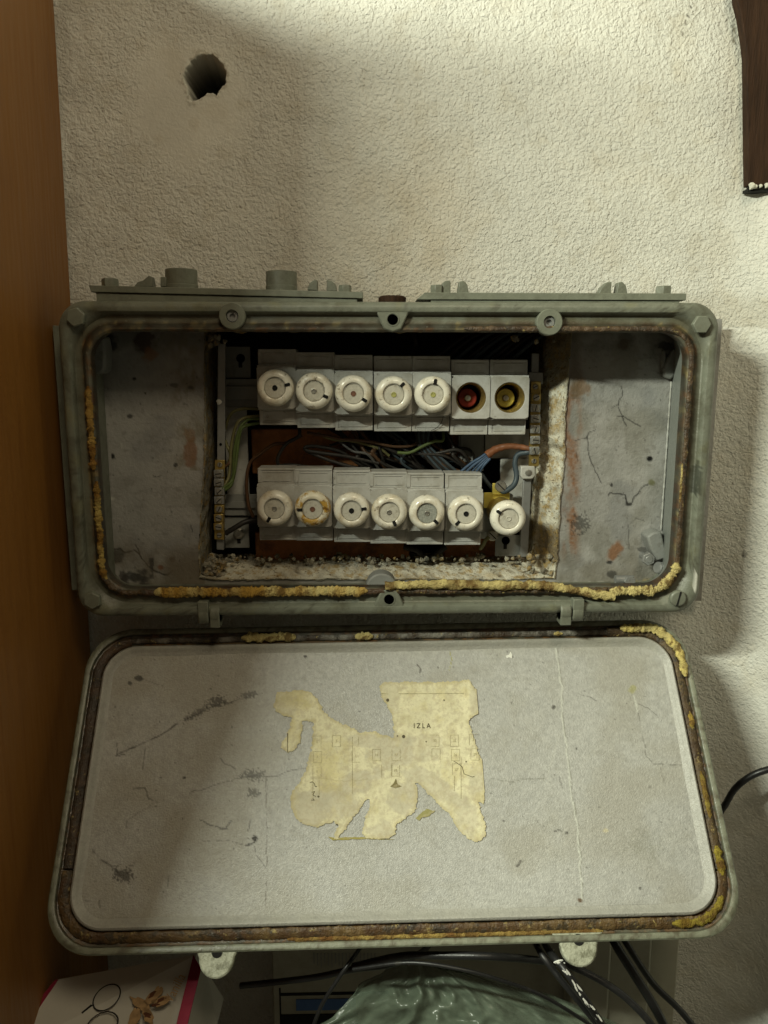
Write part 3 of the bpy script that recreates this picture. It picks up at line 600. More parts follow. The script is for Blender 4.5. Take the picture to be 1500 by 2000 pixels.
# side plates
a = U(97, 637, -0.055); e = U(136, 1148, -0.055)
mb = MB(); x0 = XC-HX+0.0095; xl = a[0]+0.0065; mb.box(((xl+x0)/2, -0.046, (a[2]+e[2])/2), (x0-xl, 0.038, a[2]-e[2])); mb.box((x0+0.001, -0.045, (a[2]+e[2])/2), (0.010, 0.046, (a[2]-e[2])*0.96)); obj('side_gland_plate', mb, M_paint2, box, bevel=0.0008)
for v in (672, 1115):
    c = U(100, v, -0.055); mb = MB(); mb.lathe([(0.0045, 0), (0.0045, -0.003), (0.003, -0.004), (0, -0.004)], (xl-0.0005, -0.05, c[2]), 'x', 6); obj('side_bolt', mb, M_paint2, box)
a = U(1400, 655, -0.055); e = U(1372, 1130, -0.055); x1 = XC+HX-0.0095
mb = MB(); mb.box((x1+0.001, -0.036, (a[2]+e[2])/2), (0.005, 0.040, a[2]-e[2])); obj('side_gland_plate', mb, M_paint2, box, bevel=0.0008)
for v in (735, 1010, 1107):
    c = U(1390, v, -0.06); mb = MB(); mb.lathe([(0.006, 0), (0.006, 0.003), (0.004, 0.0045), (0, 0.0045)], (x1+0.0035, -0.05, c[2]), 'x', 6); obj('side_bolt', mb, M_paint2, box)
# cast lugs inside the corners
def lug(pts, y, t, name='mounting_lug', m_=None):
    P = [U(u, v, y) for u, v in pts]; c = P[0]; mb = MB(); mb.prism([(q[0]-c[0], q[2]-c[2]) for q in P], (c[0], 0, c[2]), y, y+t); return obj(name, mb, m_ or M_plate, box, bevel=0.0025)
lug([(163, 664), (200, 655), (206, 690), (204, 722), (196, 731), (184, 729), (168, 705)], -0.045, 0.026)
lug([(1316, 682), (1330, 678), (1338, 690), (1332, 715), (1312, 742), (1298, 736), (1296, 722), (1306, 700)], -0.030, 0.012); lug([(1296, 682), (1304, 684), (1302, 712), (1297, 728), (1292, 712)], -0.026, 0.008)
lug([(1264, 1048), (1276, 1040), (1292, 1038), (1304, 1085), (1300, 1092), (1284, 1096), (1270, 1070)], -0.042, 0.023)
c = U(1267, 1092, -0.040); mb = MB(); hexhead(mb, (c[0], -0.036, c[2]), 0.0075, 0.005, rotz=0.4); mb.lathe([(0.004, -0.009), (0.004, 0.016)], (c[0], -0.033, c[2]), 'y', 12); obj('earth_bolt', mb, M_steel, box, bevel=0.0004)
c = U(1297, 1110, -0.045); mb = MB(); mb.lathe([(0.0066 if k % 2 else 0.0057, 0.0012*k) for k in range(14)], (c[0]-0.008, -0.045, c[2]+0.001), 'x', 16, R=rot(0, 0.2, 0.35)); obj('threaded_stud', mb, M_steel, box)
c = U(1222, 1134, -0.045); mb = MB(); hexhead(mb, (c[0]+0.004, -0.045, c[2]), 0.0062, 0.004, rotz=0.1); mb.lathe([(0.0048, 0), (0.0048, 0.02)], (c[0]-0.010, -0.040, c[2]), 'x', 12); obj('loose_nut', mb, M_steel, box)
c = U(745, 1143, -0.06); mb = MB(); mb.lathe([(0.0165, 0.02), (0.0165, 0.0015), (0.015, 0), (0, 0)], (c[0], -0.060, c[2]-0.004), 'y', 36); obj('inner_boss', mb, M_plate, box)
# gaskets: lip path, rubber and foam
def lip_path(d, n=1, y=-0.0975):
    return [np.array((XC+a, y, ZC+b)) for a, b in rr(HX-d, HZ-d, .029, 220, 110, 24)]
LP = lip_path(0.0250); LU = [project(p) for p in LP]
def ring_seg(path, f):     # indices where predicate true, as contiguous runs
    n = len(path); ok = [f(*project(p)) for p in path]; runs = []; cur = []
    start = next((i for i in range(n) if not ok[i]), 0)
    for k in range(n+1):
        i = (start+k) % n
        if ok[i] and k < n: cur.append(i)
        elif cur: runs.append(cur); cur = []
    return runs
def gasket_run(path, idx, r, mat_, parent, seed, colA, colB, off=(0, 0, 0), rough=0.25, name='gasket', flat=0.6, label=None, step=2, taper=True):
    pts = [path[i]+np.array(off) for i in idx[::step]]
    if len(pts) < 3: return
    N_ = (len(pts)-1)*3
    def rf(t, th, i):
        e = min(1, 0.35+min(t, 1-t)*N_/6) if taper else 1
        return r*e*(1+rough*1.1*float(vnoise(i*0.22, th*0.5, seed))+rough*0.6*float(vnoise(i*0.5, 2, seed+9))+rough*0.8*float(vnoise(i*1.3, th*2, seed+3))+rough*0.35*float(vnoise(i*2.3, th*3, seed+5)))
    def cf(t, i):
        k = float(np.clip(0.5+1.4*fbm(i*0.09, 0.3, seed+7), 0, 1)); return tuple(np.array(colA)*(1-k)+np.array(colB)*k)
    mb = MB(); mb.tube(pts, r, 16, 4, rf=rf, col=cf, flat=flat); return obj(name, mb, mat_, parent, smooth=60, label=label)
YEL = (0.54, 0.45, 0.19); YEB = (0.36, 0.24, 0.06); BR = (0.060, 0.030, 0.012); BR2 = (0.15, 0.075, 0.025)
for run in ring_seg(LP, lambda u, v: u > 1290 or v < 700 and u > 900): gasket_run(LP, run, 0.0026, M_gask, box, 3, (0.045, 0.026, 0.013), (0.10, 0.06, 0.028), rough=0.18, label='brown perished rubber gasket')
for run in ring_seg(LP, lambda u, v: v > 1120): gasket_run(LP, run, 0.0026, M_gask, box, 9, BR, (0.08, 0.05, 0.02), rough=0.3, off=(0, 0.0005, 0))
for (f, r, off, sd, cA, cB) in ((lambda u, v: u < 230 and 752 < v < 925, 0.0030, (0, 0, 0), 11, (0.20, 0.10, 0.025), (0.38, 0.25, 0.07)),
                    (lambda u, v: u < 240 and 940 < v < 1135, 0.0030, (0.002, 0, 0), 12, (0.42, 0.32, 0.10), (0.24, 0.13, 0.03)),
                    (lambda u, v: v > 1100 and 300 < u < 722, 0.0044, (0, -0.001, 0.001), 13, YEL, (0.40, 0.24, 0.05)),
                    (lambda u, v: v > 1095 and u > 1190, 0.0046, (-0.002, -0.002, 0.0), 15, YEL, YEL),
                    (lambda u, v: u > 1300 and 900 < v < 985, 0.0011, (-0.0025, -0.001, 0), 16, YEL, BR2)):
    for run in ring_seg(LP, f): gasket_run(LP, run, r, M_foam, box, sd, cA, cB, off, 0.33, 'gasket_foam')
# the strip that has come loose and lifts towards the middle
pts = [U(u, v, -0.099) for u, v in ((752, 1145), (800, 1142), (880, 1141), (960, 1143), (1040, 1143), (1090, 1147), (1150, 1158), (1200, 1165))]
mb = MB(); mb.tube(pts, 0.0048, 12, 16, rf=lambda t, th, i: 0.0044*(1+0.3*float(vnoise(i*0.5, th*1.1, 5))+0.2*float(vnoise(i*1.7, th*2, 6))), flat=0.8,
                  col=lambda t, i: tuple(np.array(YEL)*(1-0.75*float(np.clip(0.45+1.3*fbm(i*0.2, 0.7, 8), 0, 1)*(t < .8)))+np.array((0.14, 0.07, 0.02))*0.6*float(np.clip(0.45+1.3*fbm(i*0.2, 0.7, 8), 0, 1)*(t < .8)))); obj('gasket_foam', mb, M_foam, box, smooth=60)
# hinges
hz = U(750, 1195, -0.093)[2]
def hinge(u0, um, u1, left_lid):
    for k, (a_, b_) in enumerate(((u0, um-1), (um+1, u1))):
        pa = U(a_, 1195, -0.095); pb = U(b_, 1195, -0.095); mb = MB(); wx = (pb[0]-pa[0])
        on_lid = (k == 0) == left_lid; r = 0.0108 if not on_lid else 0.0100
        mb.lathe([(r*0.9, 0), (r, 0.0008), (r, wx-0.0008), (r*0.9, wx)], (pa[0], -0.0935, hz), 'x', 28)
        if on_lid: mb.prism([(0, 0.004), (wx, 0.004), (wx, -0.0125), (0, -0.0125)], (pa[0], 0, hz-0.0005), -0.1025, -0.084)
        else: mb.prism([(0, 0.015), (wx, 0.015), (wx, -0.004), (0, -0.004)], (pa[0], 0, hz), -0.1035, -0.085)
        obj('hinge_knuckle', mb, M_paint2, LIDP if on_lid else box, bevel=0.0008)
# ================================================================== LID (a part of the box)
LW, LH = 0.6372/2, 0.3040
lc = -LH/2
def build_lid():
    global LIDP
    spec = [(0.014, 0.020, .030), (0.003, 0.014, .042), (0.0, 0.006, .046), (0.0, -0.002, .046), (0.0012, -0.0032, .046), (0.0040, -0.0034, .044), (0.0058, -0.0025, .043), (0.0066, 0.0015, .042),
            (0.0105, 0.0030, .040), (0.0160, 0.0030, .036), (0.0185, 0.0015, .034), (0.0193, -0.0026, .033), (0.0202, -0.0042, .032), (0.0216, -0.0050, .031), (0.0232, -0.0044, .030), (0.0250, -0.0022, .029), (0.0272, -0.0006, .027), (0.030, 0.0006, .025)]
    rings = []; cols = []
    for i, (d, y, r) in enumerate(spec):
        loc = np.array([(a, y, lc+b) for a, b in rr(LW-d, LH/2-d, r, 220, 110, 20)]); P = lid_w(loc); rings.append(list(P)); u, v = project(P)
        n = fbm(u/26, v/26, 5); n2 = fbm(u/9, v/9, 15); c = np.tile(np.array((0.17, 0.18, 0.13)), (len(P), 1))
        if i >= 11: c = np.tile(np.array((0.36, 0.36, 0.33)), (len(P), 1))*(1-0.15*np.clip(n2*3, 0, 1))[:, None]
        if 7 <= i <= 10:
            k = np.clip(0.9+0.5*n, 0, 1)[:, None]; c = c*(1-k)+np.where((n2 > 0.0)[:, None], np.array((0.10, 0.05, 0.018)), np.array((0.035, 0.026, 0.015)))*k
        if 4 <= i <= 6:
            k = sstep(-0.1, 0.4, n2)[:, None]*0.7; c = c*(1-k)+np.array((0.06, 0.05, 0.03))*k
        if i >= 11: c = np.tile(np.array((0.345, 0.34, 0.305)), (len(P), 1))*(1+0.12*n2+0.1*n)[:, None]; k = np.clip(0.25+0.5*n, 0, 1)[:, None]*0.7*(sstep(1300, 1240, v)+0.5*sstep(1760, 1800, v))[:, None]; c = c*(1-k)+np.array((0.20, 0.19, 0.12))*k
        cols.append(c)
    mb = MB(); mb.loft(rings[:12], True, True, False, np.concatenate(cols[:12])); mb.loft(rings[11:], True, False, False, np.concatenate(cols[11:]), 1); LIDP = obj('lid', mb, [M_lidr, M_lidp], box)
    # inner panel
    st = 0.00115; hx = LW-0.0278; hz_ = LH/2-0.0278
    xs = np.arange(-hx, hx, st); zs = np.arange(lc+hz_, lc-hz_, -st); x, z = np.meshgrid(xs, zs); x = x.ravel(); z = z.ravel()
    y = 0.0002+0.0005*fbm(x*18, z*18, 6, 2); P3 = lid_w(np.stack([x, y, z], 1)); u, v = project(P3)
    r = 0.026; qx = np.maximum(abs(x)-(hx-r), 0); qz = np.maximum(abs(z-lc)-(hz_-r), 0); keep = np.hypot(qx, qz) < r+1e-4
    P = Paint(u, v, (0.375, 0.375, 0.350)); P.mottle(190, 0.07, 4); P.mottle(60, 0.3, 14, (0.33, 0.325, 0.28), 0.0, 0.6); P.mottle(5.5, 0.20, 18)
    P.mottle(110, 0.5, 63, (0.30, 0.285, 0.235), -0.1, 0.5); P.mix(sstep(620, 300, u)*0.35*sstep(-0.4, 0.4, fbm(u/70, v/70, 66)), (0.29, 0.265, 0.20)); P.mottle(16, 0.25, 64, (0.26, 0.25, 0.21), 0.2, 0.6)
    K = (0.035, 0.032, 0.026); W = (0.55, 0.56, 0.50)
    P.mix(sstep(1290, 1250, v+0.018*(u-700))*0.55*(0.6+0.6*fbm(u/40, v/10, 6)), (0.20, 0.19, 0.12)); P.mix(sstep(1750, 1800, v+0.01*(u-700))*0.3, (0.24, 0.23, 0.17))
    # cracks and cobweb threads
    P.line([(228, 1476), (270, 1455), (300, 1443), (330, 1425), (360, 1408), (392, 1392), (420, 1377), (452, 1372), (490, 1358)], 1.9, K, 0.85, brk=0.6); P.blob(424, 1370, 14, 9, K, 0.75, -20, 0.9, seed=2, sc=5); P.blob(385, 1392, 20, 6, K, 0.6, -30, 1.0, seed=3, sc=5); P.blob(488, 1357, 14, 6, K, 0.6, -10, 0.9, seed=4, sc=5)
    P.line([(228, 1450), (230, 1478), (245, 1474)], 1.3, K, 0.6); P.line([(284, 1455), (282, 1480), (280, 1505)], 1.2, K, 0.5)
    P.blob(272, 1325, 9, 6, K, 0.85, seed=5); P.blob(254, 1335, 5, 4, K, 0.8); P.line([(272, 1325), (290, 1330), (320, 1340)], 1.1, K, 0.4)
    P.line([(260, 1540), (284, 1541), (292, 1560), (308, 1566)], 2.0, K, 0.7, brk=0.5); P.line([(300, 1570), (265, 1590), (248, 1605), (240, 1650)], 1.2, K, 0.5, brk=0.5); P.line([(370, 1548), (400, 1540), (450, 1524), (480, 1516), (540, 1516), (570, 1505), (600, 1500)], 1.3, K, 0.55, brk=0.6)
    P.blob(495, 1515, 18, 9, K, 0.65, 0, 1.0, seed=6, sc=5); P.blob(495, 1548, 9, 7, K, 0.6, 0, 1.0, seed=7, sc=4)
    P.line([(390, 1600), (410, 1612), (432, 1618), (443, 1618)], 1.5, K, 0.75); P.line([(440, 1618), (452, 1602)], 1.6, K, 0.75); P.line([(484, 1622), (490, 1600)], 1.4, K, 0.7)
    P.line([(480, 1651), (492, 1648), (500, 1640)], 2.2, K, 0.95); P.blob(498, 1637, 5.5, 5, K, 1); P.line([(380, 1645), (440, 1640), (478, 1651)], 1.1, K, 0.5, brk=0.5); P.line([(496, 1650), (502, 1672), (520, 1695)], 1.3, K, 0.55)
    P.line([(519, 1515), (520, 1560), (522, 1620), (521, 1700), (517, 1790)], 1.2, (0.10, 0.09, 0.07), 0.65, brk=0.5)
    P.line([(182, 1660), (195, 1678), (215, 1690), (238, 1712), (256, 1702)], 2.4, K, 0.8, brk=0.7); P.blob(240, 1708, 16, 10, K, 0.75, 20, 1.0, seed=8, sc=5); P.line([(220, 1690), (260, 1690), (275, 1660)], 1.2, K, 0.55, brk=0.5); P.line([(175, 1640), (168, 1640), (172, 1625)], 1.8, K, 0.7)
    P.line([(165, 1760), (196, 1757), (195, 1775)], 1.4, K, 0.6); P.line([(330, 1708), (328, 1730)], 1.5, K, 0.5, brk=0.5); P.line([(430, 1480), (440, 1492), (458, 1500)], 1.8, K, 0.55, brk=0.6); P.blob(360, 1519, 4, 3, K, 0.9)
    P.blob(596, 1282, 4, 3, K, 0.9); P.line([(816, 1300), (822, 1306), (819, 1314)], 2.0, K, 0.8); P.line([(878, 1273), (882, 1290), (878, 1308)], 1.0, (0.30, 0.29, 0.08), 0.8)
    # pale raised crack on the right side, with shadow line
    C1 = [(1085, 1262), (1089, 1290), (1096, 1340), (1097, 1400), (1104, 1440), (1108, 1480), (1114, 1540), (1118, 1570), (1127, 1610), (1131, 1660), (1134, 1700), (1136, 1760)]
    P.line(C1, 2.0, W, 0.75, seed=6); P.line([(a+2.4, b) for a, b in C1], 1.2, (0.16, 0.155, 0.12), 0.6, seed=6, brk=0.7); P.line([(1098, 1425), (1085, 1460), (1074, 1500), (1070, 1530)], 1.4, (0.47, 0.47, 0.42), 0.6)
    P.line([(960, 1520), (1000, 1527), (1040, 1520), (1065, 1522)], 1.2, (0.14, 0.14, 0.11), 0.55); P.line([(1116, 1350), (1140, 1358), (1165, 1368)], 1.1, K, 0.5, brk=0.5); P.line([(1093, 1518), (1100, 1540)], 1.4, K, 0.5)
    P.blob(1236, 1346, 9, 11, (0.30, 0.29, 0.12), 0.75, seed=21); P.line([(1238, 1360), (1244, 1378), (1246, 1390)], 2.0, W, 0.7); P.line([(1246, 1388), (1254, 1430), (1262, 1475), (1275, 1492), (1300, 1494), (1335, 1493)], 1.1, K, 0.5, brk=0.4); P.line([(1248, 1376), (1265, 1382), (1285, 1400)], 1.0, K, 0.5); P.line([(1290, 1500), (1300, 1540), (1315, 1575), (1328, 1575)], 1.0, K, 0.35, brk=0.5)
    P.line([(1008, 1690), (1013, 1688), (1018, 1682)], 2.6, K, 0.95); P.line([(1082, 1624), (1090, 1622), (1096, 1623)], 2.2, K, 0.85); P.blob(1081, 1381, 4, 5, K, 0.8); P.blob(1126, 1463, 3, 3, K, 0.9); P.blob(1107, 1627, 3, 3, K, 0.8); P.blob(983, 1603, 3, 3, K, 0.8); P.blob(1250, 1735, 4, 3, K, 0.9); P.blob(1133, 1758, 5, 4, (0.10, 0.06, 0.03), 0.9)
    P.blob(1183, 1622, 6, 4, (0.5, 0.45, 0.3), 0.8); P.blob(1258, 1650, 20, 18, (0.22, 0.22, 0.18), 0.4, 0, 1.2, seed=40, sc=5)
    P.specks(230, 180, 1270, 1400, 1780, K, (0.9, 2.2), 0.75, 71); P.specks(60, 880, 1540, 1380, 1780, (0.6, 0.6, 0.55), (0.8, 1.5), 0.5, 72)
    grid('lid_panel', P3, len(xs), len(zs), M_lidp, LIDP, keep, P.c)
    # locking tabs at the free edge
    for (u, v, rr_) in ((424, 1862, 0.0158), (1130, 1838, 0.0166)):
        c = UL(u, v, 0.001); mb = MB(); rad = rr_; outl = [(-0.024, 0.0065), (-0.019, 0.003), (-rad*1.02, -0.003)]
        for k in range(1, 12): a_ = math.pi+math.pi*k/12; outl.append((rad*math.cos(a_), -0.004+rad*math.sin(a_)))
        outl += [(rad*1.02, -0.003), (0.019, 0.003), (0.024, 0.0065)]
        y0, y1 = -0.0015, 0.009
        r0 = [lid_w((c[0]+x_, y0, c[2]+z_)) for x_, z_ in outl]; r1 = [lid_w((c[0]+x_, y1, c[2]+z_)) for x_, z_ in outl]
        mb.loft([r0, r1], True, True, True); obj('locking_tab', mb, M_tab, LIDP, bevel=0.0022)
        mb = MB(); cc_ = lid_w((c[0], y0-0.0004, c[2]+0.001)); mb.lathe([(0.0048, 0), (0.0048, 0.001), (0, 0.001)], cc_, 'y', 24, R=LM); obj('tab_hole', mb, M_dark, LIDP)
    # gaskets in the groove
    gp = [lid_w((a, 0.0000, lc+b)) for a, b in rr(LW-0.0130, LH/2-0.0130, .038, 220, 110, 24)]
    for f, r_, cA, cB, sd in ((lambda u, v: v > 1700, 0.0052, (0.075, 0.038, 0.014), (0.15, 0.095, 0.035), 31), (lambda u, v: u > 1180 and v < 1702, 0.0050, (0.065, 0.038, 0.016), (0.13, 0.09, 0.04), 32),
                              (lambda u, v: u < 260 and v < 1702, 0.0048, (0.035, 0.024, 0.014), (0.08, 0.045, 0.022), 33), (lambda u, v: v < 1300 and 230 < u < 1200, 0.0030, (0.045, 0.026, 0.012), (0.22, 0.205, 0.17), 34)):
        for run in ring_seg(gp, f): gasket_run(gp, run, r_, M_gask, LIDP, sd, cA, cB, rough=0.10, name='lid_gasket', flat=0.42, off=(0, 0.0005, 0), taper=False)
    for f, r_, cA, cB, sd, off in ((lambda u, v: v < 1300 and 468 < u < 580, 0.0042, YEL, YEL, 41, (0, -0.001, 0.002)), (lambda u, v: v < 1300 and 685 < u < 730, 0.0044, YEL, YEL, 42, (0, -0.001, 0.001)), (lambda u, v: v < 1300 and 1195 < u or u > 1300 and v < 1330, 0.0044, (0.66, 0.53, 0.17), YEL, 43, (0.003, -0.003, 0.006)),
                                   (lambda u, v: v < 1300 and 1075 < u < 1100, 0.0028, YEL, YEB, 44, (0, -0.001, 0)), (lambda u, v: u > 1300 and 1385 < v < 1425, 0.0028, (0.30, 0.27, 0.05), YEB, 45, (0.001, -0.001, 0)), (lambda u, v: u > 1300 and 1500 < v < 1600, 0.0024, (0.28, 0.22, 0.05), BR2, 46, (0.0, -0.002, 0)), (lambda u, v: v > 1650 and 1310 < u < 1410, 0.0040, (0.30, 0.24, 0.04), (0.16, 0.10, 0.02), 47, (0, -0.001, 0.001)), (lambda u, v: v > 1700 and 560 < u < 1180, 0.0019, (0.32, 0.23, 0.07), BR2, 48, (0, -0.002, -0.0045))):
        for run in ring_seg(gp, f): gasket_run(gp, run, r_, M_foam, LIDP, sd, cA, cB, off, 0.32, 'lid_gasket_foam', flat=0.6)
    # torn paper chart, with its print on the same sheet
    A = [(542, 1350), (556, 1351), (575, 1347), (590, 1346), (608, 1352), (622, 1368), (632, 1385), (645, 1400), (668, 1412), (692, 1422), (706, 1432), (722, 1427), (736, 1430), (748, 1436), (768, 1439), (768, 1420), (764, 1396), (756, 1380), (746, 1366), (741, 1348), (742, 1336), (750, 1331), (840, 1331), (918, 1328), (922, 1338), (934, 1346), (940, 1378), (934, 1394), (918, 1404), (917, 1414), (926, 1440), (936, 1470), (946, 1500), (950, 1530), (946, 1556), (945, 1572), (936, 1568), (942, 1590), (950, 1610), (950, 1630), (942, 1642), (928, 1646), (912, 1638), (898, 1625), (886, 1608), (878, 1590), (862, 1578), (846, 1560), (830, 1545), (818, 1532), (812, 1528), (815, 1545), (817, 1562), (810, 1586), (790, 1602), (776, 1610), (773, 1630), (760, 1638), (738, 1641), (715, 1638), (706, 1628), (712, 1600), (718, 1582), (722, 1564), (716, 1562), (708, 1572), (700, 1588), (686, 1602), (674, 1622), (660, 1640), (645, 1640), (652, 1632), (660, 1612), (650, 1606), (620, 1617), (598, 1612), (578, 1600), (567, 1580), (566, 1560), (572, 1542), (584, 1528), (592, 1512), (600, 1490), (606, 1468), (610, 1440), (612, 1410), (592, 1409), (590, 1425), (588, 1448), (576, 1466), (562, 1472), (550, 1462), (548, 1452), (560, 1436), (566, 1414), (570, 1402), (552, 1398), (538, 1388), (534, 1380), (538, 1362)]
    A = densify(A, 4, 1.1, 8); n0 = -0.0009
    def sheet(poly, n1, col, mbx, mi=0):
        top = [lid_w(UL(u_, v_, 0)+np.array((0, -n1, 0))) for u_, v_ in poly]; bot = [lid_w(UL(u_, v_, 0)+np.array((0, 0.0015, 0))) for u_, v_ in poly]
        bb = bmesh.new(); vs = [bb.verts.new(p) for p in top]; f_ = bb.faces.new(vs); bmesh.ops.triangulate(bb, faces=[f_]); bb.verts.index_update()
        mbx.add([tuple(q.co) for q in bb.verts], [tuple(q.index for q in f.verts) for f in bb.faces], col, mi); bb.free()
        mbx.loft([top, bot], True, False, False, col, mi)
    PC = (0.66, 0.62, 0.42); mb = MB()
    # soiled paper fibre left round the tear, then the paper itself
    cen = np.array((750, 1490.))
    A2 = []
    for i_, (u_, v_) in enumerate(A):
        p0 = np.array(A[i_-1]); p1 = np.array(A[(i_+1) % len(A)]); t_ = p1-p0; nn_ = np.array((t_[1], -t_[0]))/(np.linalg.norm(t_)+1e-9)
        A2.append(tuple(np.array((u_, v_))+nn_*(1.5+2.2*abs(float(vnoise(i_*0.4, 0.5, 3))))))
    
    ca_ = UL(530, 1325); cb_ = UL(955, 1650); gx = np.arange(ca_[0], cb_[0], 0.0007); gz = np.arange(ca_[2], cb_[2]-0.004, -0.0007); X_, Z_ = np.meshgrid(gx, gz); X_ = X_.ravel(); Z_ = Z_.ravel()
    Pg = np.stack([X_, -0.0010-0.00035*np.maximum(fbm(X_*300, Z_*300, 5, 2), 0), Z_], 1); Pw = lid_w(Pg); gu, gv = project(Pw)
    PP_ = Paint(gu, gv, PC); PP_.mottle(60, 0.06, 5)
    fib = lambda cx, cy, rx, ry, a_=0.8, sd=1, an=0: PP_.blob(cx, cy, rx, ry, (0.50, 0.465, 0.345), a_, an, 0.5, 0.25, sd, 14)
    for q in ((600, 1575, 55, 40, .9, 1), (660, 1570, 50, 30, .8, 2), (690, 1530, 60, 22, .8, 3, -20), (770, 1470, 50, 38, .8, 4), (720, 1445, 40, 14, .7, 5), (790, 1560, 32, 36, .8, 6), (850, 1535, 70, 22, .7, 7, 30), (910, 1600, 26, 44, .6, 8), (830, 1460, 40, 30, .5, 9), (930, 1530, 16, 40, .6, 10), (765, 1350, 20, 50, .4, 11), (745, 1620, 32, 18, .7, 12), (930, 1370, 14, 26, .6, 13), (560, 1375, 26, 24, .5, 14)): fib(*q)
    PP_.mottle(7, 0.45, 55, (0.43, 0.38, 0.26), 0.15, 0.5); PP_.mottle(26, 0.35, 56, (0.55, 0.47, 0.22), 0.1, 0.55); PP_.mottle(2.6, 0.3, 58, (0.36, 0.31, 0.2), 0.3, 0.6)
    PP_.blob(640, 1500, 40, 60, (0.50, 0.42, 0.17), 0.45, 0, 0.6, 0.6, 61, 20); PP_.blob(575, 1368, 34, 22, (0.48, 0.42, 0.2), 0.5, 0, 0.6, 0.6, 62, 20)
    # browned fringe along the torn edge
    AA = np.array(A); dm = np.full(len(gu), 99.0)
    for q in AA[::2]: dm = np.minimum(dm, np.hypot(gu-q[0], gv-q[1]))
    PP_.mix(sstep(9, 2, dm+3*fbm(gu/6, gv/6, 70))*0.55, (0.42, 0.36, 0.19))
    PP_.line([(660, 1560), (700, 1520), (760, 1500), (790, 1470)], 1.2, (0.42, 0.37, 0.24), 0.5, 4, 7); PP_.line([(610, 1520), (680, 1525), (720, 1520)], 1.4, (0.38, 0.33, 0.2), 0.5, 5, 8)
    grid('paper_chart', Pw, len(gx), len(gz), M_paper, LIDP, inpoly(gu+3.0*fbm(gu/5, gv/5, 8), gv+3.0*fbm(gu/5, gv/5, 9), A), PP_.c)['label'] = 'torn yellowed paper chart printed with IZLA and numbered squares'
    mb0 = mb; mb = MB(); sheet(densify([(812, 1598), (832, 1580), (850, 1584), (838, 1594), (824, 1596), (818, 1604)], 4, 1, 3), 0.0008, (0.30, 0.28, 0.12), mb); obj('paper_scrap', mb, M_paper, LIDP, smooth=20); mb = MB()
    sheet(densify([(640, 1634), (660, 1636), (700, 1635), (770, 1640), (700, 1639), (650, 1641)], 6, 0.8, 5), 0.0007, (0.33, 0.29, 0.10), mb); obj('paper_scrap', mb, M_paper, LIDP, smooth=20); mb = MB()
    sheet(densify([(762, 1536), (768, 1532), (773, 1521), (776, 1532), (784, 1536), (772, 1540)], 3, 0.5, 6), 0.0016, (0.20, 0.17, 0.08), mb); obj('paper_scrap', mb, M_paper, LIDP, smooth=20); mb = mb0
    def ln(u0, v0, u1, v1, w_=0.8, mi=1, n_=0.0016):
        d_ = np.array((u1-u0, v1-v0), float); d_ /= np.linalg.norm(d_); q_ = np.array((-d_[1], d_[0]))*w_/2
        pl_ = [(u0+q_[0], v0+q_[1]), (u1+q_[0], v1+q_[1]), (u1-q_[0], v1-q_[1]), (u0-q_[0], v0-q_[1])]
        mb.add([lid_w(UL(a_, b_, 0)+np.array((0, -n_, 0))) for a_, b_ in pl_], [(0, 1, 2, 3)], None, mi)
    ln(778, 1355.5, 905, 1354.5, 1.1, 2); ln(744, 1355, 758, 1356, 1.1, 2); ln(562, 1432, 562, 1470, 1.1, 1)
    def text(s_, u_, v_, size_px, ang=0, mi=1, sp=1.0, mbx=mb):
        cu = bpy.data.curves.new('t', 'FONT'); cu.body = s_; cu.size = 1; cu.align_x = 'CENTER'; cu.align_y = 'CENTER'; cu.space_character = sp; cu.resolution_u = 2
        to = bpy.data.objects.new('t', cu); COL.objects.link(to); dg = bpy.context.evaluated_depsgraph_get(); me = bpy.data.meshes.new_from_object(to.evaluated_get(dg))
        ca_, sa_ = math.cos(math.radians(ang)), math.sin(math.radians(ang)); V_ = []
        for q in me.vertices:
            x_, y_ = q.co.x*size_px, q.co.y*size_px*1.15; V_.append((u_+x_*ca_+y_*sa_, v_-(y_*ca_-x_*sa_)))
        F_ = [tuple(p.vertices) for p in me.polygons]; bpy.data.objects.remove(to); bpy.data.meshes.remove(me); bpy.data.curves.remove(cu); return V_, F_
    build_lid.text = text
    def ptext(s_, u_, v_, sz, ang=0, mi=1, sp=1.0):
        V_, F_ = text(s_, u_, v_, sz, ang, mi, sp); mb.add([lid_w(UL(a_, b_, 0)+np.array((0, -0.0016, 0))) for a_, b_ in V_], F_, None, mi)
    ptext('IZLA', 824, 1418.5, 12, 0, 1, 1.5)
    for (bu, bv, s_) in ((619, 1449, '6'), (620, 1479, '7'), (619, 1507, '8'), (657, 1448, '5'), (695, 1478, '1'), (735, 1475, '14'), (773, 1475, '17'), (772, 1505, '18'), (849, 1447, '22'), (851, 1474, '1'), (887, 1447, '25'), (889, 1475, '26'), (891, 1503, '27'), (924, 1445, '3'), (927, 1474, '29')):
        for q in ((bu-8, bv-11, bu+8, bv-11), (bu-8, bv+11, bu+8, bv+11), (bu-8, bv-11, bu-8, bv+11), (bu+8, bv-11, bu+8, bv+11)):
            if random.random() < 0.9: ln(*q, 0.55, 2)
        ptext(s_, bu, bv, 6.5, 0, 2)
    for q in ((611, 1520, 611, 1560), (688, 1440, 688, 1550), (700, 1440, 700, 1456), (623, 1520, 623, 1556), (887, 1516, 887, 1545), (900, 1480, 900, 1560), (765, 1490, 765, 1516), (745, 1495, 745, 1520)): ln(*q, 0.7, 2)
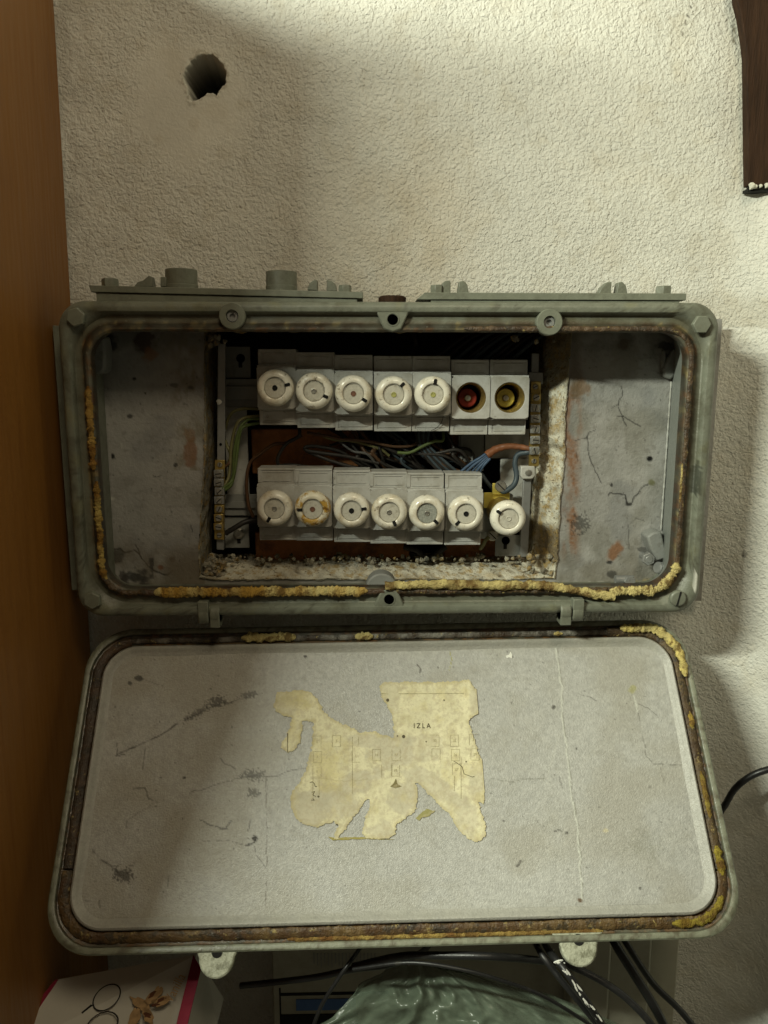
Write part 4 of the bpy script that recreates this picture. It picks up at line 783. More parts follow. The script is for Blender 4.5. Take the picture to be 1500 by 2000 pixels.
    for st_ in ([(606, 1529), (610, 1527), (614, 1531), (616, 1537), (619, 1536)], [(609, 1548), (615, 1546), (611, 1553), (617, 1556)], [(611, 1560), (614, 1563), (608, 1563)], [(886, 1487), (893, 1491), (902, 1498), (906, 1512), (922, 1518), (926, 1517)]):
        for p_, q_ in zip(st_[:-1], st_[1:]): ln(*p_, *q_, 1.0, 1)
    for (bu, bv, r_) in ((788, 1439, 3.2), (776, 1438, 1.4), (757, 1368, 3), (867, 1368, 1.4), (832, 1449, 1.3), (910, 1488, 1.4), (658, 1611, 1.3), (622, 1556, 2)):
        pl_ = [(bu+r_*math.cos(k), bv+r_*math.sin(k)*1.1) for k in np.linspace(0, 2*math.pi, 8)[:-1]]; mb.add([lid_w(UL(a_, b_, 0)+np.array((0, -0.0015, 0))) for a_, b_ in pl_], [tuple(range(7))], None, 1)
    pr_ = obj('chart_print', mb, [M_paper, M_ink, M_inkl], LIDP, smooth=0)
    pc_ = bpy.data.objects['paper_chart']; pc_.data.materials.append(M_ink); pc_.data.materials.append(M_inkl)
    off_ = np.array(WL['chart_print'])-np.array(WL['paper_chart']); pr_.data.transform(Matrix.Translation(off_.tolist()))
    bb = bmesh.new(); bb.from_mesh(pc_.data); bb.from_mesh(pr_.data); bb.to_mesh(pc_.data); bb.free(); dm_ = pr_.data; bpy.data.objects.remove(pr_); bpy.data.meshes.remove(dm_)
    # white paint fleck
    mb = MB()
    sheet([(988, 1281), (994, 1279), (997, 1273), (1000, 1279), (1000, 1286), (994, 1284), (990, 1286)], 0.0006, None, mb); obj('paint_fleck', mb, M_white, LIDP, smooth=0)
build_lid()
hinge(390, 411, 431, False); hinge(1092, 1114, 1136, True)
# ================================================================== MOUNTING FRAME
def P3box(mb, u0, v0, u1, v1, y, t, R=None):
    a = U(u0, v0, y); b = U(u1, v1, y); mb.box(((a[0]+b[0])/2, y+t/2, (a[2]+b[2])/2), (abs(b[0]-a[0]), t, abs(a[2]-b[2])), R)
def bar(mb, pa, pb, wpx, y, t):
    a = U(pa[0], pa[1], y); b = U(pb[0], pb[1], y); w_ = wpx/FPX*(y+0.86); d = b-a; L = math.hypot(d[0], d[2]); R = rot(0, math.atan2(d[0], d[2])+math.pi, 0); c = (a+b)/2
    mb.box((c[0], y+t/2, c[2]), (w_, t, L), R)
frame = empty('mounting_frame', U(740, 1085, 0.02)); tag(frame, 'dull grey steel frame carrying the fuse rows in the recess', 'frame')
mb = MB(); bar(mb, (433, 671), (430, 1074), 15, -0.010, 0.004); obj('upright', mb, M_steel, frame, bevel=0.0006)
mb = MB(); bar(mb, (1046, 690), (1044, 760), 15, -0.004, 0.004); bar(mb, (1047, 727), (1046, 750), 28, -0.008, 0.006); obj('upper_upright', mb, M_steel, frame, bevel=0.0008)
mb = MB(); bar(mb, (1031, 920), (1023, 1088), 16, -0.010, 0.004); obj('lower_upright', mb, M_steel, frame, bevel=0.0006)
for (va, vb, uu) in ((740, 795, (438, 1030)), (966, 1005, (438, 950))):
    mb = MB(); P3box(mb, uu[0], va, uu[1], vb, 0.018, 0.004); P3box(mb, uu[0], va+14, uu[1], vb-14, 0.0150, 0.003); obj('cross_rail', mb, M_plate, frame, bevel=0.0005)
def keyplate(u0, v0, u1, v1, ku, kv, y=0.022, screw=False):
    mb = MB(); P3box(mb, u0, v0, u1, v1, y, 0.003); p = obj('fixing_plate', mb, M_plate, frame, bevel=0.0004)
    c = U(ku, kv, y-0.0006); mb = MB()
    mb.lathe([(0.0048, 0), (0, 0)], c, 'y', 18); mb.box((c[0]-0.0005, c[1]+0.0003, c[2]-0.006), (0.004, 0.0004, 0.008)); obj('keyhole', mb, M_dark, p)
    if screw: mb = MB(); mb.lathe([(0.0062, 0), (0.0062, -0.002), (0.0045, -0.0035), (0.002, -0.0035), (0.002, -0.002), (0, -0.002)], (c[0], y-0.001, c[2]+0.002), 'y', 20); obj('fixing_screw', mb, M_screw, p)
keyplate(440, 677, 490, 738, 470, 700); keyplate(438, 1010, 487, 1070, 467, 1045, screw=True); keyplate(968, 1046, 1024, 1086, 988, 1056, y=0.010)
mb = MB(); P3box(mb, 438, 795, 488, 1008, 0.026, 0.003); obj('back_plate', mb, M_cover, frame, bevel=0.0004)
mb = MB(); P3box(mb, 896, 838, 944, 920, 0.028, 0.003); P3box(mb, 900, 838, 903, 920, 0.0262, 0.002); obj('back_plate', mb, M_plate, frame, bevel=0.0004)
mb = MB(); P3box(mb, 948, 838, 1042, 895, 0.030, 0.003); P3box(mb, 978, 896, 1034, 1000, 0.024, 0.003); obj('back_plate', mb, M_cover, frame, bevel=0.0006)
mb = MB(); P3box(mb, 900, 1030, 1000, 1052, 0.020, 0.003); obj('back_plate', mb, M_cover, frame, bevel=0.0006)
mb = MB(); c = U(1030, 922, -0.012); mb.prism([(-0.008, 0.007), (0.0075, 0.007), (0.0085, -0.004), (0.005, -0.0075), (-0.006, -0.0075), (-0.0085, -0.003)], (c[0], 0, c[2]), -0.016, -0.006); o = obj('insulator', mb, M_cover, frame, bevel=0.0012)
mb = MB(); mb.lathe([(0.0035, 0), (0.0035, -0.001), (0.002, -0.0015), (0, -0.0015)], (c[0], -0.0163, c[2]), 'y', 16); obj('insulator_screw', mb, M_screw, o)
mb = MB(); c = U(428, 785, -0.0115); mb.lathe([(0.0026, 0.001), (0.0030, -0.0006), (0.001, -0.0018), (0, -0.0018)], c, 'y', 9, rag=0.1); obj('paint_fleck', mb, M_white, frame)
mb = MB(); c = U(431, 868, -0.0105); mb.lathe([(0.0016, 0), (0, 0)], c, 'y', 12); obj('screw_hole', mb, M_dark, frame)
def term_bar(name, label, pts, w_, mcol, y, bright):
    (u0, v0), (u1, v1), n = pts; root = empty(name, U((u0+u1)/2, v1, y)); tag(root, label, 'terminal bar', 'terminal bars of the fuse board')
    mb = MB(); bar(mb, (u0, v0), (u1, v1), w_*1.0, y, 0.005); obj('brass_strip', mb, mcol, root, bevel=0.0004)
    rg = random.Random(int(u0))
    for k in range(n):
        t = (k+0.5)/n; u = u0+(u1-u0)*t; v = v0+(v1-v0)*t; c = U(u, v, y-0.001)
        j = rg.uniform(-0.0006, 0.0006); end = k in (0, n-1)
        if not end:
            mb = MB(); mb.box((c[0]+j, y-0.0012, c[2]), (0.0106, 0.005, 0.0086), rot(0, rg.uniform(-.06, .06), 0)); tm = obj('terminal', mb, M_steel if (k in bright) else mcol, root, bevel=0.0005)
        else: tm = root
        mb = MB(); r = 0.0036 if not end else 0.0028; mb.lathe([(r, 0), (r, -0.0008), (r*0.85, -0.0014), (0, -0.0014)], (c[0]+j, y-(0.0037 if not end else 0.0002), c[2]), 'y', 18)
        a = rg.uniform(0, 3); yy = y-(0.0052 if not end else 0.0017)
        s_ = obj('screw', mb, M_screw, tm)
        if end: mb = MB(); mb.box((c[0]+j, yy, c[2]), (0.0009, 0.0003, r*1.7), rot(0, a, 0)); obj('slot', mb, M_dark, s_)
        else:
            mb2 = MB(); mb2.box((c[0]+j, yy, c[2]), (0.0010, 0.0003, r*1.8), rot(0, a, 0)); obj('screw_slot', mb2, M_dark, tm)
term_bar('terminal_bar', 'tarnished brass terminal bar low on the left upright', ((429, 899), (428, 1054), 9), 19, M_brass, -0.014, (1, 2, 3, 4))
term_bar('terminal_bar', 'terminal bar on the right upright holding the orange and blue wires', ((1047, 745), (1043, 911), 8), 19, M_brass, -0.014, (2, 3, 4, 5, 6))
# ================================================================== FUSES
W2 = 0.0204
def fuse_root(label, loc, grp): 
    o = empty('fuse_holder', loc); tag(o, label, 'fuse holder', grp); return o
def build_cover(root, loc):
    lx, ly, lz = loc; hz_ = 0.0222; hole = 0.0158
    sq = []; ci = []; n = 48
    for k in range(n):
        a = 2*math.pi*k/n; ca, sa = math.cos(a), math.sin(a); m_ = max(abs(ca)/W2, abs(sa)/hz_); sq.append((ca/m_, sa/m_)); ci.append((hole*ca, hole*sa))
    R_ = lambda pts, y, s=1.0: [np.array((lx+p[0]*s, ly+y, lz+p[1]*s)) for p in pts]
    mb = MB(); mb.loft([R_(sq, 0.045), R_(sq, 0.0008), R_(sq, 0, 0.985), R_(ci, 0, 1.05), R_(ci, 0.001), R_(ci, 0.008, 0.99)]); obj('cover', mb, M_cover, root, smooth=30)
    for s in (1, -1):
        zc = lz+s*(hz_+0.0089); mb = MB(); h_ = 0.0176; y0 = ly+0.013
        mb.box((lx, y0+0.014, zc), (2*W2-0.0006, 0.028, h_)); ww = 2*W2
        mb.box((lx, y0-0.0004, zc+s*(h_/2-0.0012)), (ww-0.0008, 0.0012, 0.0022)); mb.box((lx-W2+0.0022, y0-0.0003, zc), (0.0040, 0.0010, h_-0.004)); mb.box((lx+W2-0.0010, y0-0.0003, zc), (0.0016, 0.0010, h_-0.004))
        mb.box((lx, y0-0.0002, zc-s*(h_/2-0.0034)), (ww*0.74, 0.0012, 0.0009)); mb.box((lx, y0-0.0002, zc+s*(h_/2-0.0044)), (ww*0.74, 0.0012, 0.0009))
        # sloping shoulder joining the terminal cover to the block
        mb.prism([(-W2, -0.0016), (W2, -0.0016), (W2, 0.0016), (-W2, 0.0016)], (lx, 0, lz+s*(hz_-0.0004)), ly+0.004, ly+0.03)
        obj('terminal_cover', mb, M_cover, root, bevel=0.0004)
def build_cap(root, loc, ang, eye, mp=None, disc=None):
    lx, ly, lz = loc; r = 0.0192; mp = mp or M_porc
    prof = [(0.0150, 0.003), (0.0155, -0.0015), (0.0180, -0.0030), (r, -0.0062), (r*1.0, -0.0085), (0.0184, -0.0120), (0.0168, -0.0142), (0.0145, -0.0156), (0.0122, -0.0158), (0.0112, -0.0152), (0.0108, -0.0140), (0.0106, -0.0120)]
    mb = MB()
    rings = []
    for q, h in prof: rings.append([np.array((lx+q*math.cos(2*math.pi*k/48), ly+h, lz+q*math.sin(2*math.pi*k/48))) for k in range(48)])
    mb.loft(rings); cap = obj('screw_cap', mb, mp, root, smooth=50)
    mb = MB(); mb.lathe([(0.01085, -0.0128), (0.0108, -0.0138), (0.0100, -0.0142), (0.0098, -0.0136), (0, -0.0136)], (lx, ly, lz), 'y', 36); obj('window', mb, disc or M_disc, cap, smooth=30)
    mb = MB(); mb.loft([[np.array((lx+q*math.cos(2*math.pi*k/40), ly+h, lz+q*math.sin(2*math.pi*k/40))) for k in range(40)] for q, h in ((0.0109, -0.01480), (0.0109, -0.0139), (0.0101, -0.0139), (0.0101, -0.01430))]); obj('window_rim', mb, M_grime, cap, smooth=30)
    mb = MB()
    if eye: mb.lathe([(0.0028, -0.0130), (0.0028, -0.0142), (0.0022, -0.0144), (0.0018, -0.0138), (0, -0.0138)], (lx, ly, lz), 'y', 20); obj('indicator', mb, eye, cap)
    ca, sa = math.cos(ang), math.sin(ang); c = np.array((lx+0.0132*ca, ly-0.0152, lz+0.0132*sa)); R = rot(0, -ang, 0)
    pts = [(-0.0026, -0.0017), (0.0020, -0.0017), (0.0031, -0.0008), (0.0031, 0.0008), (0.0020, 0.0017), (-0.0026, 0.0017)]
    mb = MB(); mb.prism(pts, c, -0.0008, 0.003, R=R); obj('test_notch', mb, M_dark, cap, smooth=0)
    return cap
def px_ang(c, n): return math.atan2(-(n[1]-c[1]), n[0]-c[0])
EY = {'black': M_dark, 'red': mat('red_eye', (0.17, 0.08, 0.05), 0.5, var=0.2, bumps=()), 'yellow': mat('yellow_eye', (0.36, 0.35, 0.12), 0.4, var=0.2, bumps=()), 'steel': M_screw, None: None}
M_dusty = mat('dusty_glass', (0.30, 0.31, 0.27), 0.35, var=0.4, vs=500, bumps=((600, 0.0005),))
YF = -0.036
# (cap px, notch px, cover centre px, eye, label)
FU = [((536.8, 757.6), (560, 752), (540, 757), 'black', 'upper row fuse at the far left with dark centre and notch to the right'),
      ((613, 763.6), (635, 774), (615, 763), 'steel', 'second upper row fuse with pale centre and notch low to the right'),
      ((690, 768.4), (711.5, 781), (690.5, 768), 'red', 'upper row fuse with reddish centre and brown stained rim, first right of the gap'),
      ((767.6, 769.2), (783, 752), (768, 770), 'yellow', 'upper row fuse with yellow centre and notch at the upper right'),
      ((847, 768.7), (850.8, 744), (843.5, 770), 'yellow', 'upper row fuse with yellow centre and notch at the top'),
      (None, None, (920, 777), None, 'open fuse socket showing a red ring and a screw inside'),
      (None, None, (996, 777), None, 'open fuse socket showing a yellow brass ring at the upper right'),
      ((537.3, 991), (525.5, 1012.7), (539, 989), 'steel', 'lower row fuse at the far left with its notch at the lower left'),
      ((608.8, 991), (585.5, 991.8), (612, 990), 'red', 'lower row fuse with scorched yellow brown stains round its window'),
      ((688, 995.7), (711.5, 991.8), (687, 993), 'black', 'lower row fuse with black centre and notch at the right, below the wires'),
      ((761.6, 997), (771.5, 1018), (759.5, 996), 'steel', 'lower row fuse with small ringed centre and notch at the bottom'),
      ((836.5, 1001), (853, 1016.5), (832, 998), 'steel', 'lower row fuse with grey dusty window and notch low to the right'),
      ((910.6, 1001.4), (894.7, 1018.3), (907, 999), 'black', 'lower row fuse with dark centre and notch at the lower left, beside the brass one')]
proto = None
def copy_cover(src, loc, label, grp):
    r = src.copy(); COL.objects.link(r); r.location = loc; r['label'] = label; r['group'] = grp; WL[r.name] = tuple(loc)
    for ch in src.children:
        if ch.name.split('.')[0] in ('cover', 'terminal_cover'):
            c2 = ch.copy(); COL.objects.link(c2); c2.parent = r
    return r
for i, (cp, nt_, cc, eye, lab) in enumerate(FU):
    p = U(cc[0], cc[1], YF); grp = 'fuse holders of the upper row' if i < 7 else 'fuse holders of the lower row'
    if proto is None: root = fuse_root(lab, p, grp); build_cover(root, p); proto = root
    else: root = copy_cover(proto, p, lab, grp)
    if cp: build_cap(root, (p[0], YF-0.001, p[2]), px_ang(cp, nt_), EY[eye], M_burnt if i == 8 else None, M_dusty if i == 11 else None)
    else:
        mb = MB(); prof = []
        for k in range(30): prof.append((0.0149-0.0007*(k % 4 >= 2)-0.00002*k, 0.003+k*0.0012))
        mb.lathe([(0.0157, 0.0005)]+prof, p, 'y', 40); mb.f = mb.f[:-2]; mb.m = mb.m[:-2]; obj('thread_shell', mb, M_brass, root, smooth=50)
        mb = MB(); mb.lathe([(0.0146, 0.034), (0.011, 0.034), (0.0105, 0.022), (0.0095, 0.020), (0.0036, 0.020), (0.003, 0.026), (0, 0.026)], (p[0]-0.0012, p[1], p[2]-0.0008), 'y', 36); rg_ = obj('gauge_ring', mb, M_red if i == 5 else M_brassy, root, smooth=40)
        mb = MB(); mb.lathe([(0.0034, 0.024), (0.0034, 0.0172), (0.0028, 0.0165), (0, 0.0165)], (p[0]-0.0012, p[1], p[2]-0.0008), 'y', 20); obj('contact_screw', mb, M_screw, root)
# bare brass holder at the lower right
p = U(989, 1008.7, YF-0.004); root = fuse_root('fuse in a bare yellow brass holder without cover, at the lower right corner', p, 'fuse holders of the lower row')
build_cap(root, (p[0], p[1], p[2]), px_ang((992, 1010), (971.7, 996)), M_disc)
mb = MB(); mb.lathe([(0.0158, 0.0), (0.0158, 0.040)], (p[0], p[1], p[2]), 'y', 36); obj('thread_shell', mb, M_brass, root)
mb = MB(); P3box(mb, 945, 962, 995, 992, -0.004, 0.002); P3box(mb, 962, 944, 985, 966, -0.008, 0.002); obj('brass_bracket', mb, M_brassy, root, bevel=0.0005)
mb = MB(); P3box(mb, 940, 966, 1000, 1040, 0.006, 0.010); obj('holder_base', mb, M_plate, root, bevel=0.001)
mb = MB(); c = U(978, 950, -0.010); mb.lathe([(0.0064, 0.002), (0.0064, -0.0015), (0.0055, -0.0028), (0, -0.0028)], c, 'y', 24); s_ = obj('terminal_screw', mb, M_screw, root)
mb = MB(); mb.box((c[0], c[1]-0.0029, c[2]), (0.0012, 0.0006, 0.0115), rot(0, -0.8, 0)); obj('slot', mb, M_dark, s_)
c = U(962, 1046, 0.004); mb = MB(); mb.lathe([(0.0062, 0.004), (0.0062, -0.001), (0.005, -0.002), (0, -0.002)], c, 'y', 24); s_ = obj('terminal_screw', mb, M_screw, root)
mb = MB(); mb.box((c[0], c[1]-0.0021, c[2]), (0.0012, 0.0006, 0.0110), rot(0, -0.8, 0)); obj('slot', mb, M_dark, s_)
# ================================================================== WIRES in the recess
def wire(pts, r, key, label, grp=None, name='wire', m_=None, rag=0):
    P_ = [U(u, v, y) for u, v, y in pts]; mb = MB(); mb.tube(P_, r, 10, 10)
    return tag(obj(name, mb, m_ or M_wire[key], smooth=60), label, 'wire', grp)
GY = 'yellow green wires from the left terminal bar'
wire([(440, 838, 0.01), (447, 815, 0.006), (458, 803, 0.004), (478, 798, 0.006), (505, 799, 0.01)], 0.0017, 'olive', 'olive wire arching highest beside the left upright', GY)
wire([(432, 955, -0.016), (447, 930, -0.006), (452, 870, 0.0), (462, 830, 0.0), (478, 816, 0.004), (505, 812, 0.012)], 0.0018, 'olive', 'yellowish wire bending into the first upper fuse', GY)
wire([(434, 955, -0.017), (454, 935, -0.004), (458, 880, -0.001), (468, 838, 0.0), (484, 820, 0.006), (505, 818, 0.012)], 0.0018, 'green', 'green wire running beside the yellowish one on the left', GY)
wire([(438, 958, -0.016), (452, 945, -0.006), (460, 910, -0.003), (466, 860, 0.0), (474, 835, 0.0), (505, 826, 0.012)], 0.0018, 'green', 'brightest green wire curving down to the left terminal bar', GY)
wire([(445, 905, 0.0), (451, 890, 0.0), (444, 872, 0.002), (440, 860, 0.006)], 0.0016, 'olive', 'short pale wire hooking behind the left upright', GY)
wire([(438, 912, -0.010), (447, 905, -0.004), (450, 890, 0.0), (447, 872, 0.004)], 0.0016, 'brown', 'short brown wire end at the top of the left terminal bar')
BK = 'dark wires tangled between the fuse rows'
wire([(590, 850, 0.01), (560, 865, 0.008), (535, 868, 0.008), (510, 885, 0.01), (488, 905, 0.012), (482, 940, 0.010), (485, 985, 0.008), (495, 1010, 0.008)], 0.0019, 'brown', 'dark brown wire looping down past the left of the lower row', BK)
wire([(440, 1042, 0.004), (460, 1030, 0.004), (478, 1020, 0.006), (505, 1014, 0.012)], 0.0030, 'black', 'thick black wire crossing to the lower left fixing plate', BK)
wire([(585, 835, 0.008), (583, 852, 0.004), (560, 866, 0.004), (545, 888, 0.004), (543, 905, 0.006), (560, 920, 0.012)], 0.0020, 'black', 'black wire dropping in front of the left brick', BK)
wire([(640, 925, 0.012), (600, 912, 0.006), (560, 908, 0.006), (525, 915, 0.010)], 0.0019, 'black', 'black wire lying along the top of the lower left covers', BK)
rg = random.Random(44); ORD = ['first', 'second', 'third', 'fourth', 'fifth', 'sixth', 'seventh', 'eighth', 'ninth']
lab = ['black wire with a long hairpin bend left of the tangle', 'black wire leaving the hairpin towards the lower middle', 'brown wire sweeping across the top of the tangle', 'green yellow wire curving in the middle of the tangle', 'tan wire entering from under the second upper fuse']
wire([(600, 845, 0.01), (640, 852, 0.006), (670, 858, 0.004), (720, 862, 0.004), (770, 872, 0.004), (810, 868, 0.006), (825, 845, 0.014)], 0.0017, 'brown', lab[2], BK)
wire([(620, 846, 0.010), (650, 858, 0.006), (690, 862, 0.008), (740, 876, 0.008), (760, 890, 0.012)], 0.0016, 'olive', lab[4], BK)
wire([(740, 905, 0.006), (680, 892, 0.004), (630, 885, 0.003), (600, 880, 0.003), (597, 873, 0.003), (620, 872, 0.004), (665, 882, 0.006), (700, 905, 0.010), (730, 920, 0.016)], 0.0020, 'black', lab[0], BK)
wire([(597, 880, 0.006), (640, 898, 0.004), (700, 915, 0.006), (760, 925, 0.012)], 0.0020, 'black', lab[1], BK)
wire([(776, 884, 0.0), (800, 884, -0.001), (825, 872, -0.001), (848, 862, 0.0), (865, 860, 0.004), (865, 840, 0.012)], 0.0017, 'green', lab[3], BK)
for i in range(34):
    u0 = rg.uniform(640, 880); u1 = u0+rg.uniform(20, 190); u1 = min(u1, 930); y = rg.uniform(0.004, 0.034)
    top = rg.random() < 0.6
    a = (u0, 836 if top else rg.uniform(850, 890), y+0.008); d = (u1, 930 if rg.random() < .75 else 905, y+0.01)
    mid1 = (u0+(u1-u0)*0.3+rg.uniform(-20, 20), rg.uniform(858, 885), y); mid2 = (u0+(u1-u0)*0.65+rg.uniform(-22, 22), rg.uniform(880, 912), y-0.004)
    key = rg.choice(['black', 'black', 'black', 'brown', 'slate', 'grey', 'black'])
    wire([a, mid1, mid2, d], rg.uniform(0.0015, 0.0021), key, 'thin '+dict(black='black', brown='dark brown', slate='slate blue', grey='dark grey')[key]+' insulated wire lost in the tangle between the fuse rows', BK)
for i in range(6):
    wire([(812+i*5, 842, 0.008), (818+i*4, 870, 0.004), (838+i*6, 900, 0.004), (862+i*7, 925, 0.008)], 0.0016, 'slate' if i % 2 else 'black', ORD[i//2]+' from the left of three slate wires fanning down right of the middle' if i % 2 else 'thin black insulated wire lost in the tangle between the fuse rows', BK if i % 2 == 0 else 'slate wires fanning down right of the middle')
for i in range(5):
    wire([(955+i*0.6, 882+i*3.4, -0.004-0.001*i), (938+i*1.6, 894+i*4, -0.008), (916+i*5.5, 908+i*3.5, -0.004-0.002*(i % 2)), (886+i*13, 934, 0.002)], 0.00155, 'blue', ORD[i]+' from the left of five thin blue wires fanning out of the orange sleeve', 'blue wires leaving the orange sleeve')
P_ = [U(u, v, y) for u, v, y in ((1038, 877, -0.012), (1015, 873, -0.008), (990, 872, -0.006), (968, 878, -0.004), (950, 890, -0.006))]
mb = MB(); mb.tube(P_, 0.0034, 14, 12, rf=lambda t, th, i: (0.0027+0.0022*t)*(1+0.05*math.sin(i*0.9)*math.cos(th*2))); tag(obj('sleeve', mb, M_wire['orange'], smooth=60), 'orange brown insulating sleeve reaching the right terminal bar', 'sleeve')
wire([(1034, 883, -0.010), (1012, 888, -0.004), (1006, 905, -0.004), (1009, 930, -0.006), (1003, 948, -0.008), (985, 960, -0.010), (978, 955, -0.009)], 0.0031, 'slate', 'thick slate blue wire looping from the terminal bar to the brass holder')
wire([(940, 925, 0.004), (950, 940, 0.0), (965, 958, -0.002)], 0.0024, 'slate', 'short slate wire slipping behind the brass bracket')
wire([(955, 1048, 0.0), (948, 1056, 0.0), (944, 1064, 0.004), (938, 1072, 0.008)], 0.0022, 'olive', 'short yellow and black wire end under the brass holder')
wire([(790, 1068, 0.020), (815, 1075, 0.012), (830, 1090, 0.012), (848, 1084, 0.014), (870, 1068, 0.02)], 0.0036, 'black', 'thick black wire sagging under the lower row')
for i in range(9):
    u0 = 880+i*18+rg.uniform(-6, 6)
    wire([(u0-35, 712, 0.020), (u0-8, 688, 0.012), (u0+22, 664, 0.016), (u0+55, 645, 0.020)], 0.0022, rg.choice(['black', 'slate', 'black']), ORD[i]+' from the left of the nine dark wires above the upper fuse row', 'dark wires above the upper row')
wire([(800, 640, 0.01), (812, 668, 0.004), (806, 690, 0.01)], 0.0022, 'black', 'black wire hanging above the fourth upper fuse')
wire([(866, 812, -0.0255), (862, 825, -0.0260), (852, 836, -0.0262), (842, 841, -0.0260)], 0.00035, 'black', 'fine black hair lying on the fifth upper fuse cover', name='hair')
# ================================================================== THINGS BELOW THE LID
def q3(u, v, y): return U(u, v, y)
def carton():
    y = -0.20; root = empty('carton', U(250, 2100, y)); tag(root, 'white carton with magenta edges and Vanilla printed on it, bottom left', 'carton')
    A = [U(112, 1913, -0.17), U(384, 1864, -0.17), U(330, 2060, -0.225), U(5, 2060, -0.225)]; mb = MB()
    nrm = np.cross(A[1]-A[0], A[3]-A[0]); nrm /= np.linalg.norm(nrm); nrm = nrm if nrm[1] < 0 else -nrm; th = -nrm*0.10
    mb.loft([A, [p+th for p in A]], True, True, True); obj('carton_body', mb, M_card, root)
    def on(u, v, e=0.0006):
        d = ray(u, v); t = ((A[0]-CAMP)@nrm)/(d@nrm); return CAMP+t*d+nrm*e
    def flat(name, poly, m_, e=0.0006):
        mb = MB(); t_ = [on(u, v, e) for u, v in poly]; b_ = [p-nrm*(e+0.0003) for p in t_]; mb.loft([b_, t_], True, False, True); return obj(name, mb, m_, root, smooth=0)
    flat('magenta_edge', [(378, 1866), (393, 1892), (352, 2060), (330, 2060)], M_mag); flat('magenta_edge', [(108, 1914), (114, 1914), (14, 2060), (-10, 2060)], M_mag)
    # side flap facing right
    S0 = [on(392, 1894), on(350, 2060), U(432, 2060, -0.19), U(408, 1925, -0.15)]; mb = MB(); mb.loft([S0, [p+np.array((0, 0.004, 0)) for p in S0]], True, True, True); obj('side_flap', mb, M_card, root)
    def ringm(cu, cv, a, b, ang, w_):
        mb = MB(); V = []; n = 40; ca, sa = math.cos(ang), math.sin(ang)
        for k in range(n+1):
            t = 2*math.pi*k/n
            for s in (1-w_/a, 1): x_ = a*s*math.cos(t); y_ = b*s*math.sin(t); V.append(on(cu+x_*ca-y_*sa, cv+x_*sa+y_*ca, 0.0009))
        mb.add(V, [(2*k, 2*k+1, 2*k+3, 2*k+2) for k in range(n)]); obj('drawn_ring', mb, M_black, root, smooth=0)
    ringm(209, 1949, 33, 21, -0.75, 3.2); ringm(200, 2004, 36, 24, -0.6, 3.2)
    flat('drawn_stroke', [(178, 1962), (181, 1964), (161, 1980), (159, 1978)], M_black)
    fm = lambda cu, cv, a, b, ang, m_: flat('printed_blossom', [(cu+w_*(a*math.cos(t)*math.cos(ang)-b*math.sin(t)*math.sin(ang)), cv+w_*(a*math.cos(t)*math.sin(ang)+b*math.sin(t)*math.cos(ang))) for t in np.linspace(0, 2*math.pi, 26)[:-1] for w_ in (1+0.35*float(vnoise(t*2.3+cu, cv, 3)),)], m_, 0.0008 if m_ is M_orange else 0.0011)
    for (cu, cv, a, b, g, m_) in ((275, 1962, 24, 9, 0.5, M_orange), (300, 1948, 22, 9, -0.9, M_orange), (318, 1955, 20, 8, -0.3, M_orange), (262, 1988, 22, 9, -1.2, M_orange), (290, 1985, 16, 9, 1.1, M_orange), (298, 1943, 10, 3.5, -0.8, M_brownp), (315, 1954, 10, 3, -0.5, M_brownp), (288, 1984, 7, 5, 0.2, M_brownp), (305, 1963, 8, 2.5, -0.2, M_brownp)): fm(cu, cv, a, b, g, m_)
    V_, F_ = build_lid.text('Vanilla', 343, 1931, 23, -63); mb = MB(); mb.add([on(a, b, 0.0012) for a, b in V_], F_); obj('printed_word', mb, M_orange, root, smooth=0)
carton()
def machine():
    root = empty('computer_case', U(640, 2100, -0.08)); tag(root, 'old beige computer case behind the cables, with a blue stripe', 'computer')
    y = -0.075; mb = MB(); P3box(mb, 528, 1790, 1300, 2200, y, 0.08); obj('case_body', mb, M_beige, root, bevel=0.002)
    mb = MB(); P3box(mb, 548, 1940, 760, 1941.5, y-0.0006, 0.001); P3box(mb, 548, 1930, 549.5, 2100, y-0.0006, 0.001); obj('panel_joint', mb, M_dark, root, smooth=0)
    mb = MB(); P3box(mb, 578, 1953, 695, 1972, y-0.001, 0.0015); obj('blue_stripe', mb, M_blue, root, smooth=0)
    mb = MB(); P3box(mb, 548, 1983, 700, 2100, y-0.0012, 0.002); obj('drive_slot', mb, M_dark, root, smooth=0)
    mb = MB()
    for k in range(18): P3box(mb, 612+k*7, 1862, 614.5+k*7, 1882+(k % 3)*4, y-0.0007, 0.001)
    obj('vent_slots', mb, M_plate, root, smooth=0)
    mb = MB(); P3box(mb, 1120, 1830, 1175, 2200, y-0.035, 0.03); P3box(mb, 1180, 1830, 1250, 2200, y-0.03, 0.03); obj('side_flap', mb, M_beige, root, bevel=0.003)
machine()
